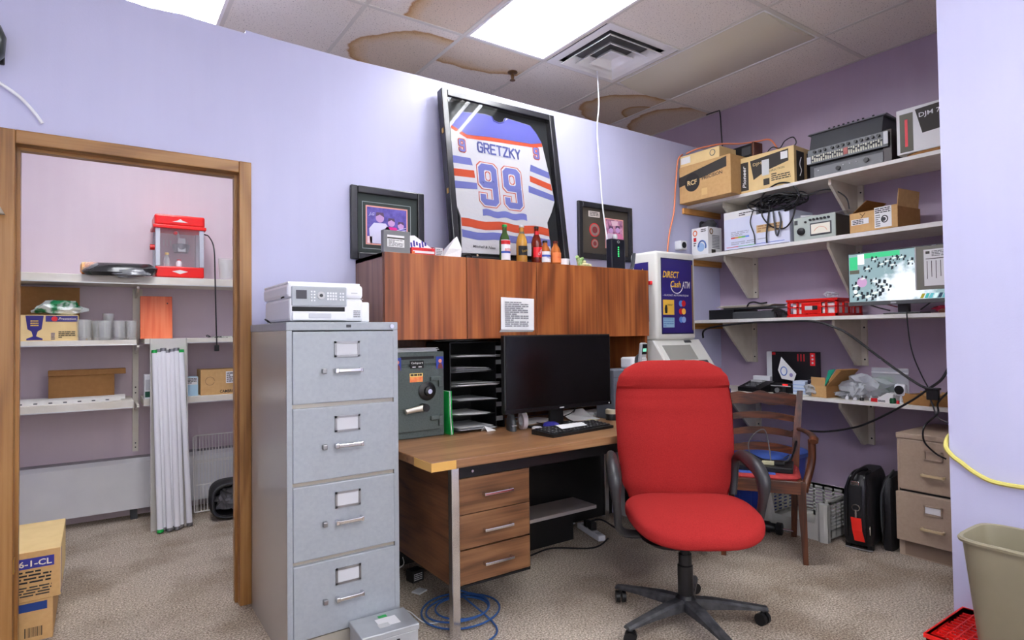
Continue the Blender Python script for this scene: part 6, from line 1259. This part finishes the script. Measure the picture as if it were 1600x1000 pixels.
# ================================================================ on the floor by the right wall
t = thing('beige_cabinet', 'beige two-drawer filing cabinet against the right wall', 'filing cabinet', (3.735, 1.577, 0), -90)
BG = M('beige_metal', (178, 158, 138), .45, noise=(80, .25, (170, 150, 130))); BW, BD, BH = .385, .50, .685
B('body', BG, t, 0, .004, .0, BW, BD, BH-.02, .003); B('top_cap', BG, t, -.002, -.004, BH-.03, BW+.002, BD+.002, BH, .004); B('toe_recess', M('beige_shadow', (140, 120, 102)), t, .03, .0025, .008, BW-.02, .0045, .082)  # toe recess is a flat plate, its shade put into the darker beige
B('gap', INK, t, .01, .002, .355, BW-.01, .006, .375)
for z0, z1, y, lb in ((.372, .652, -.008, 0), (.092, .360, -.032, 1)):
    d = B('drawer', BG, t, .016 if not lb else .002, y, z0, BW-.01, .02, z1, .004); zl = z1-.075; zh = z1-.185 if not lb else z1-.18; c = .185
    mb = MB()
    for a in ((c-.045, zl+.020, c+.045, zl+.026), (c-.045, zl-.026, c+.045, zl-.020), (c-.045, zl-.026, c-.038, zl+.026), (c+.038, zl-.026, c+.045, zl+.026)): mb.box(a[0], y-.006, a[1], a[2], y, a[3])
    mb.build('label_holder', BG, d)
    if lb: B('label_card', PAPER, d, c-.036, y-.003, zl-.016, c+.036, y-.0005, zl+.018)
    mb = MB(); mb.box(c-.055, y-.030, zh-.004, c+.055, y-.018, zh+.010, .003); mb.box(c-.055, y-.030, zh-.004, c-.046, y, zh+.010, .002); mb.box(c+.046, y-.030, zh-.004, c+.055, y, zh+.010, .002); mb.build('handle', M('handle_beige', (206, 184, 146), .35), d, True)
# luggage
t = thing('pilot_case', 'black wheeled pilot case with a bright red tag beside the beige cabinet', 'suitcase', (3.60, 1.825, 0), -80)
BK = M('bag_leather', (30, 30, 33), .42, bump=(120, .3)); LW_ = .165
R = []
for z, hx, y0 in ((.03, .075, .0), (.06, .084, -.008), (.22, .086, -.010), (.34, .080, .0), (.40, .062, .02), (.425, .045, .04)): R.append(sup(hx, .20-(y0+.01)*.5, 5, 28, .082, .19+y0*.5, z))
MB().loft(R).build('shell', BK, t, True)
for x in (.035, .13): MB().tube(smooth_path([(x, -.002, .05), (x, -.012, .15), (x, -.010, .26), (x, .004, .36), (x+(.082-x)*.3, .04, .425), (x+(.082-x)*.3, .15, .43)]), .007, 6).build('piping', M('piping_black', (16, 16, 18), .3), t, True)
MB().prism([(.055, .12), (.055, .37), (.11, .37), (.11, .12)], 'y', -.018, -.004).build('front_strap', BK, t)
MB().tube(smooth_path([(.06, .0, .40), (.075, .0, .435), (.085, .08, .447), (.085, .16, .44), (.085, .2, .42)]), .014, 8, flat=.6).build('carry_handle', BK, t, True); B('handle_loop', CHROME, t, .055, -.014, .37, .10, -.002, .395, .004)
MB().tube([(.082+.020*cos(a), -.022, .245+.018*sin(a)) for a in [k*.45 for k in range(15)]], .0035, 6).build('metal_ring', CHROME, t, True); MB().cyl((.082, -.024, .185), (.082, -.024, .235), .006).build('clasp', CHROME, t, True)
MB().loft([[(.056, -.030, .19), (.11, -.030, .19), (.11, -.028, .19), (.056, -.028, .19)], [(.064, -.034, .12), (.116, -.034, .12), (.116, -.032, .12), (.064, -.032, .12)], [(.074, -.030, .06), (.128, -.030, .06), (.128, -.028, .06), (.074, -.028, .06)]]).build('red_tag', M('tag_red', (238, 40, 26), .45), t)
mb = MB(); mb.tube([(.02, -.01, .012), (.10, -.015, .008), (.16, -.005, .010)], .004, 5); mb.build('base_wire', STEEL, t); B('foot', BLACK, t, .01, .02, 0, .04, .06, .035, .004); B('foot', BLACK, t, .125, .02, 0, .155, .06, .035, .004); B('zip_pull', CHROME, t, .148, -.014, .10, .154, -.008, .15)
t = thing('laptop_bag', 'second black shoulder bag squeezed between the pilot case and the beige cabinet', 'bag', (3.665, 1.722, 0), -80)
MB().loft([sup(.030, .15, 4, 24, .10, .20, .0), sup(.036, .165, 4, 24, .10, .20, .04), sup(.036, .165, 4, 24, .10, .20, .28), sup(.03, .15, 4, 24, .10, .20, .38), sup(.02, .12, 4, 24, .10, .20, .41)]).build('shell', M('nylon_black', (26, 26, 29), .6, bump=(300, .3)), t, True)
MB().tube(smooth_path([(.08, .03, .10), (.08, .01, .2), (.08, .03, .33), (.10, .10, .41), (.10, .2, .43)]), .012, 8, flat=.5).build('shoulder_strap', M('strap_grey', (70, 72, 74), .5), t, True); MB().tube(smooth_path([(.08, .025, .05), (.09, .018, .2), (.08, .03, .34)]), .006, 6).build('zip', M('piping_black', (16, 16, 18)), t, True)
# white stacking basket
t = thing('stacking_basket', 'white slotted plastic basket on the floor left of the black case', 'basket', (3.575, 2.315, 0), -90)
BP = M('basket_white', (206, 206, 200), .4, noise=(6, .2, (192, 192, 184))); L_, D_, H_ = .42, .36, .255
def slotted(x0, x1, y0, y1, z0, z1, ax, cols, nrow):
    mb = MB(); mb.box(x0, y0, z0, x1, y1, z0+.05); mb.box(x0, y0, z1-.03, x1, y1, z1); zz0, zz1 = z0+.05, z1-.03
    for r_ in range(nrow+1):
        z = zz0+(zz1-zz0)*r_/nrow; mb.box(x0, y0, z-.005, x1, y1, z+.005)
    ln = (x1-x0) if ax == 'x' else (y1-y0)
    for c_ in range(cols+1):
        p_ = (ln-.014)*c_/cols
        if ax == 'x': mb.box(x0+p_, y0, z0, x0+p_+.014, y1, z1)
        else: mb.box(x0, y0+p_, z0, x1, y0+p_+.014, z1)
    mb.build('slotted_wall', BP, t)
slotted(.012, L_-.012, D_-.008, D_, .02, H_, 'x', 6, 7); slotted(0, .008, .03, D_-.01, .02, H_, 'y', 5, 7); slotted(L_-.008, L_, .03, D_-.01, .02, H_, 'y', 5, 7)
mb = MB(); mb.prism([(0, 0), (L_, 0), (L_, .22), (L_-.06, .22), (L_-.08, .10), (.08, .10), (.06, .22), (0, .22)], 'y', 0, .008); mb.build('low_front_wall', BP, t); B('basket_floor', BP, t, .004, .004, .035, L_-.004, D_-.004, .042)
for x in (0, L_-.06): MB().prism([(x, 0), (x+.018, -.012), (x+.042, -.012), (x+.06, 0), (x+.06, .03), (x, .03)], 'z', 0, .225).build('corner_post', BP, t)
mb = MB(); mb.box(-.008, -.008, H_-.012, .006, D_+.006, H_); mb.box(L_-.006, -.008, H_-.012, L_+.008, D_+.006, H_); mb.box(-.008, D_-.008, H_-.012, L_+.008, D_+.008, H_); mb.build('rim', BP, t)
# blue tote
t = thing('storage_tote', 'blue plastic storage tote with lid behind the wooden chair', 'storage tote', (3.74, 2.80, 0), -90)
BB = M('tote_blue', (48, 74, 168), .35); BBL = M('tote_lid_blue', (72, 104, 190), .35)
MB().loft([sup(.20, .20, 7, 32, .235, .235, 0), sup(.225, .225, 7, 32, .235, .235, .37)]).build('tub', BB, t, True); MB().loft([sup(.235, .235, 8, 32, .235, .24, .371), sup(.24, .24, 8, 32, .235, .24, .40), sup(.225, .225, 8, 32, .235, .24, .415), sup(.21, .20, 8, 32, .235, .24, .428)]).build('lid', BBL, t, True)
mb = MB()
for k in range(4): mb.box(.08+k*.09, .008, .05, .10+k*.09, .02, .34)
mb.build('rib', BB, t)
t = thing('black_cylinder', 'black cylindrical foam-ended bar lying on the carpet behind the wooden chair leg', 'bar', (3.43, 2.365, .037), -72)
MB().loft([[(x, r_*cos(2*pi*k/18), r_*sin(2*pi*k/18)) for k in range(18)] for x, r_ in ((0, .034), (.16, .035), (.17, .028), (.20, .028), (.205, .037), (.235, .037), (.24, .02))]).build('bar_body', BLACK, t, True); MB().cyl((.24, 0, 0), (.30, 0, 0), .009).build('rod', CHROME, t, True)

# ================================================================ by the partition on the right
t = thing('bottle_crate', 'red plastic crate on the floor against the lavender partition, under the bin', 'crate', (2.735, .935, 0), 180)
crate(t, .335, .47, .20, RED, 5)
mb = MB()
for k in range(1, 12): mb.box(.01+k*.027, .01, .186, .014+k*.027, .46, .194)
for k in range(1, 16): mb.box(.01, .01+k*.029, .186, .325, .014+k*.029, .194)
for k in range(12):
    for q in range(16):
        if (k+q) % 2: mb.box(.012+k*.027, .012+q*.029, .186, .026+k*.027, .016+q*.029, .193)
mb.build('lattice', RED, t)
t = thing('waste_bin', 'beige-grey plastic wastebasket standing on the red crate at the right edge', 'bin', (2.50, .655, .2005), 0)
BN = M('bin_beige', (138, 131, 108), .42, noise=(5, .2, (128, 121, 99)))
def rr(hx, hy, z, n=5): return sup(hx, hy, n, 40, 0, 0, z)
out = [(.098, .135, 0), (.102, .139, .006), (.132, .172, .355), (.142, .182, .358), (.144, .184, .366), (.140, .180, .372), (.130, .170, .370), (.127, .167, .355), (.098, .135, .012), (.02, .02, .010)]
MB().loft([rr(a, b, z) for a, b, z in out]).build('bin_body', BN, t, True)
cable('yellow_cable', [(2.92, .90, .95), (2.89, .96, .89), (2.84, .985, .855), (2.77, .984, .835), (2.736, .978, .805), (2.73, .955, .775), (2.73, .93, .757), (2.73, .89, .727), (2.73, .841, .703), (2.73, .793, .697), (2.73, .738, .697), (2.73, .60, .70), (2.73, .4, .70)], .0085, M('yellow_cable', (206, 196, 104), .45), 'yellow power cord wrapped round the edge of the lavender partition')
# upper left corner of the front wall
t = thing('wall_speaker', 'dark rounded fixture on the front wall at the top left edge of the view', 'fixture', (-.345, 3.05, 2.43)); MB().loft([sup(.02, .03, 2.5, 20, 0, 0, -.075), sup(.045, .05, 2.5, 20, 0, 0, -.04), sup(.05, .055, 2.5, 20, 0, 0, .03), sup(.035, .045, 2.5, 20, 0, 0, .07), sup(.01, .02, 2, 20, 0, 0, .085)]).build('fixture_body', M('fixture_dark', (44, 50, 42), .3), t, True); B('wall_plate', BLACK, t, -.04, .045, -.06, .04, .0595, .06, .004)
cable('cable_tie', [(-.42, 3.085, 2.34), (-.36, 3.085, 2.31), (-.32, 3.085, 2.29), (-.26, 3.09, 2.25), (-.215, 3.09, 2.20), (-.185, 3.09, 2.155)], .0065, WHITEP, 'curved white strip sticking out on the front wall above the door frame', 'strip')
t = thing('door_closer_arm', 'small grey metal corner sticking in over the left door casing', 'metal piece', (-.345, 3.02, 1.76)); MB().prism([(0, 0), (.05, 0), (.035, .03), (0, .055)], 'y', 0, .03).build('corner_piece', M('taupe_metal', (150, 138, 120), .4), t)

# tiny repeated pieces that cannot be picked apart singly are stuff parts
SMALL = {'keys', 'key_lettering', 'button', 'keypad', 'slider_track', 'slider_cap', 'shown_chairs', 'shown_tables', 'small_print', 'vent_slot', 'slot', 'key_rows', 'lattice', 'status_light', 'side_print', 'diagram_lines', 'barcode', 'bolt_hole', 'label_window', 'side_key', 'small_screw', 'round_knob', 'top_knob', 'terminal_knob', 'screw', 'sheets', 'print', 'printed_stripe', 'bloom', 'slotted_wall', 'crate_wall', 'deflector', 'volume_knob'}
for o in bpy.data.objects:
    if o.type == 'MESH' and o.parent and o.name.split('.')[0] in SMALL: o['kind'] = 'stuff'
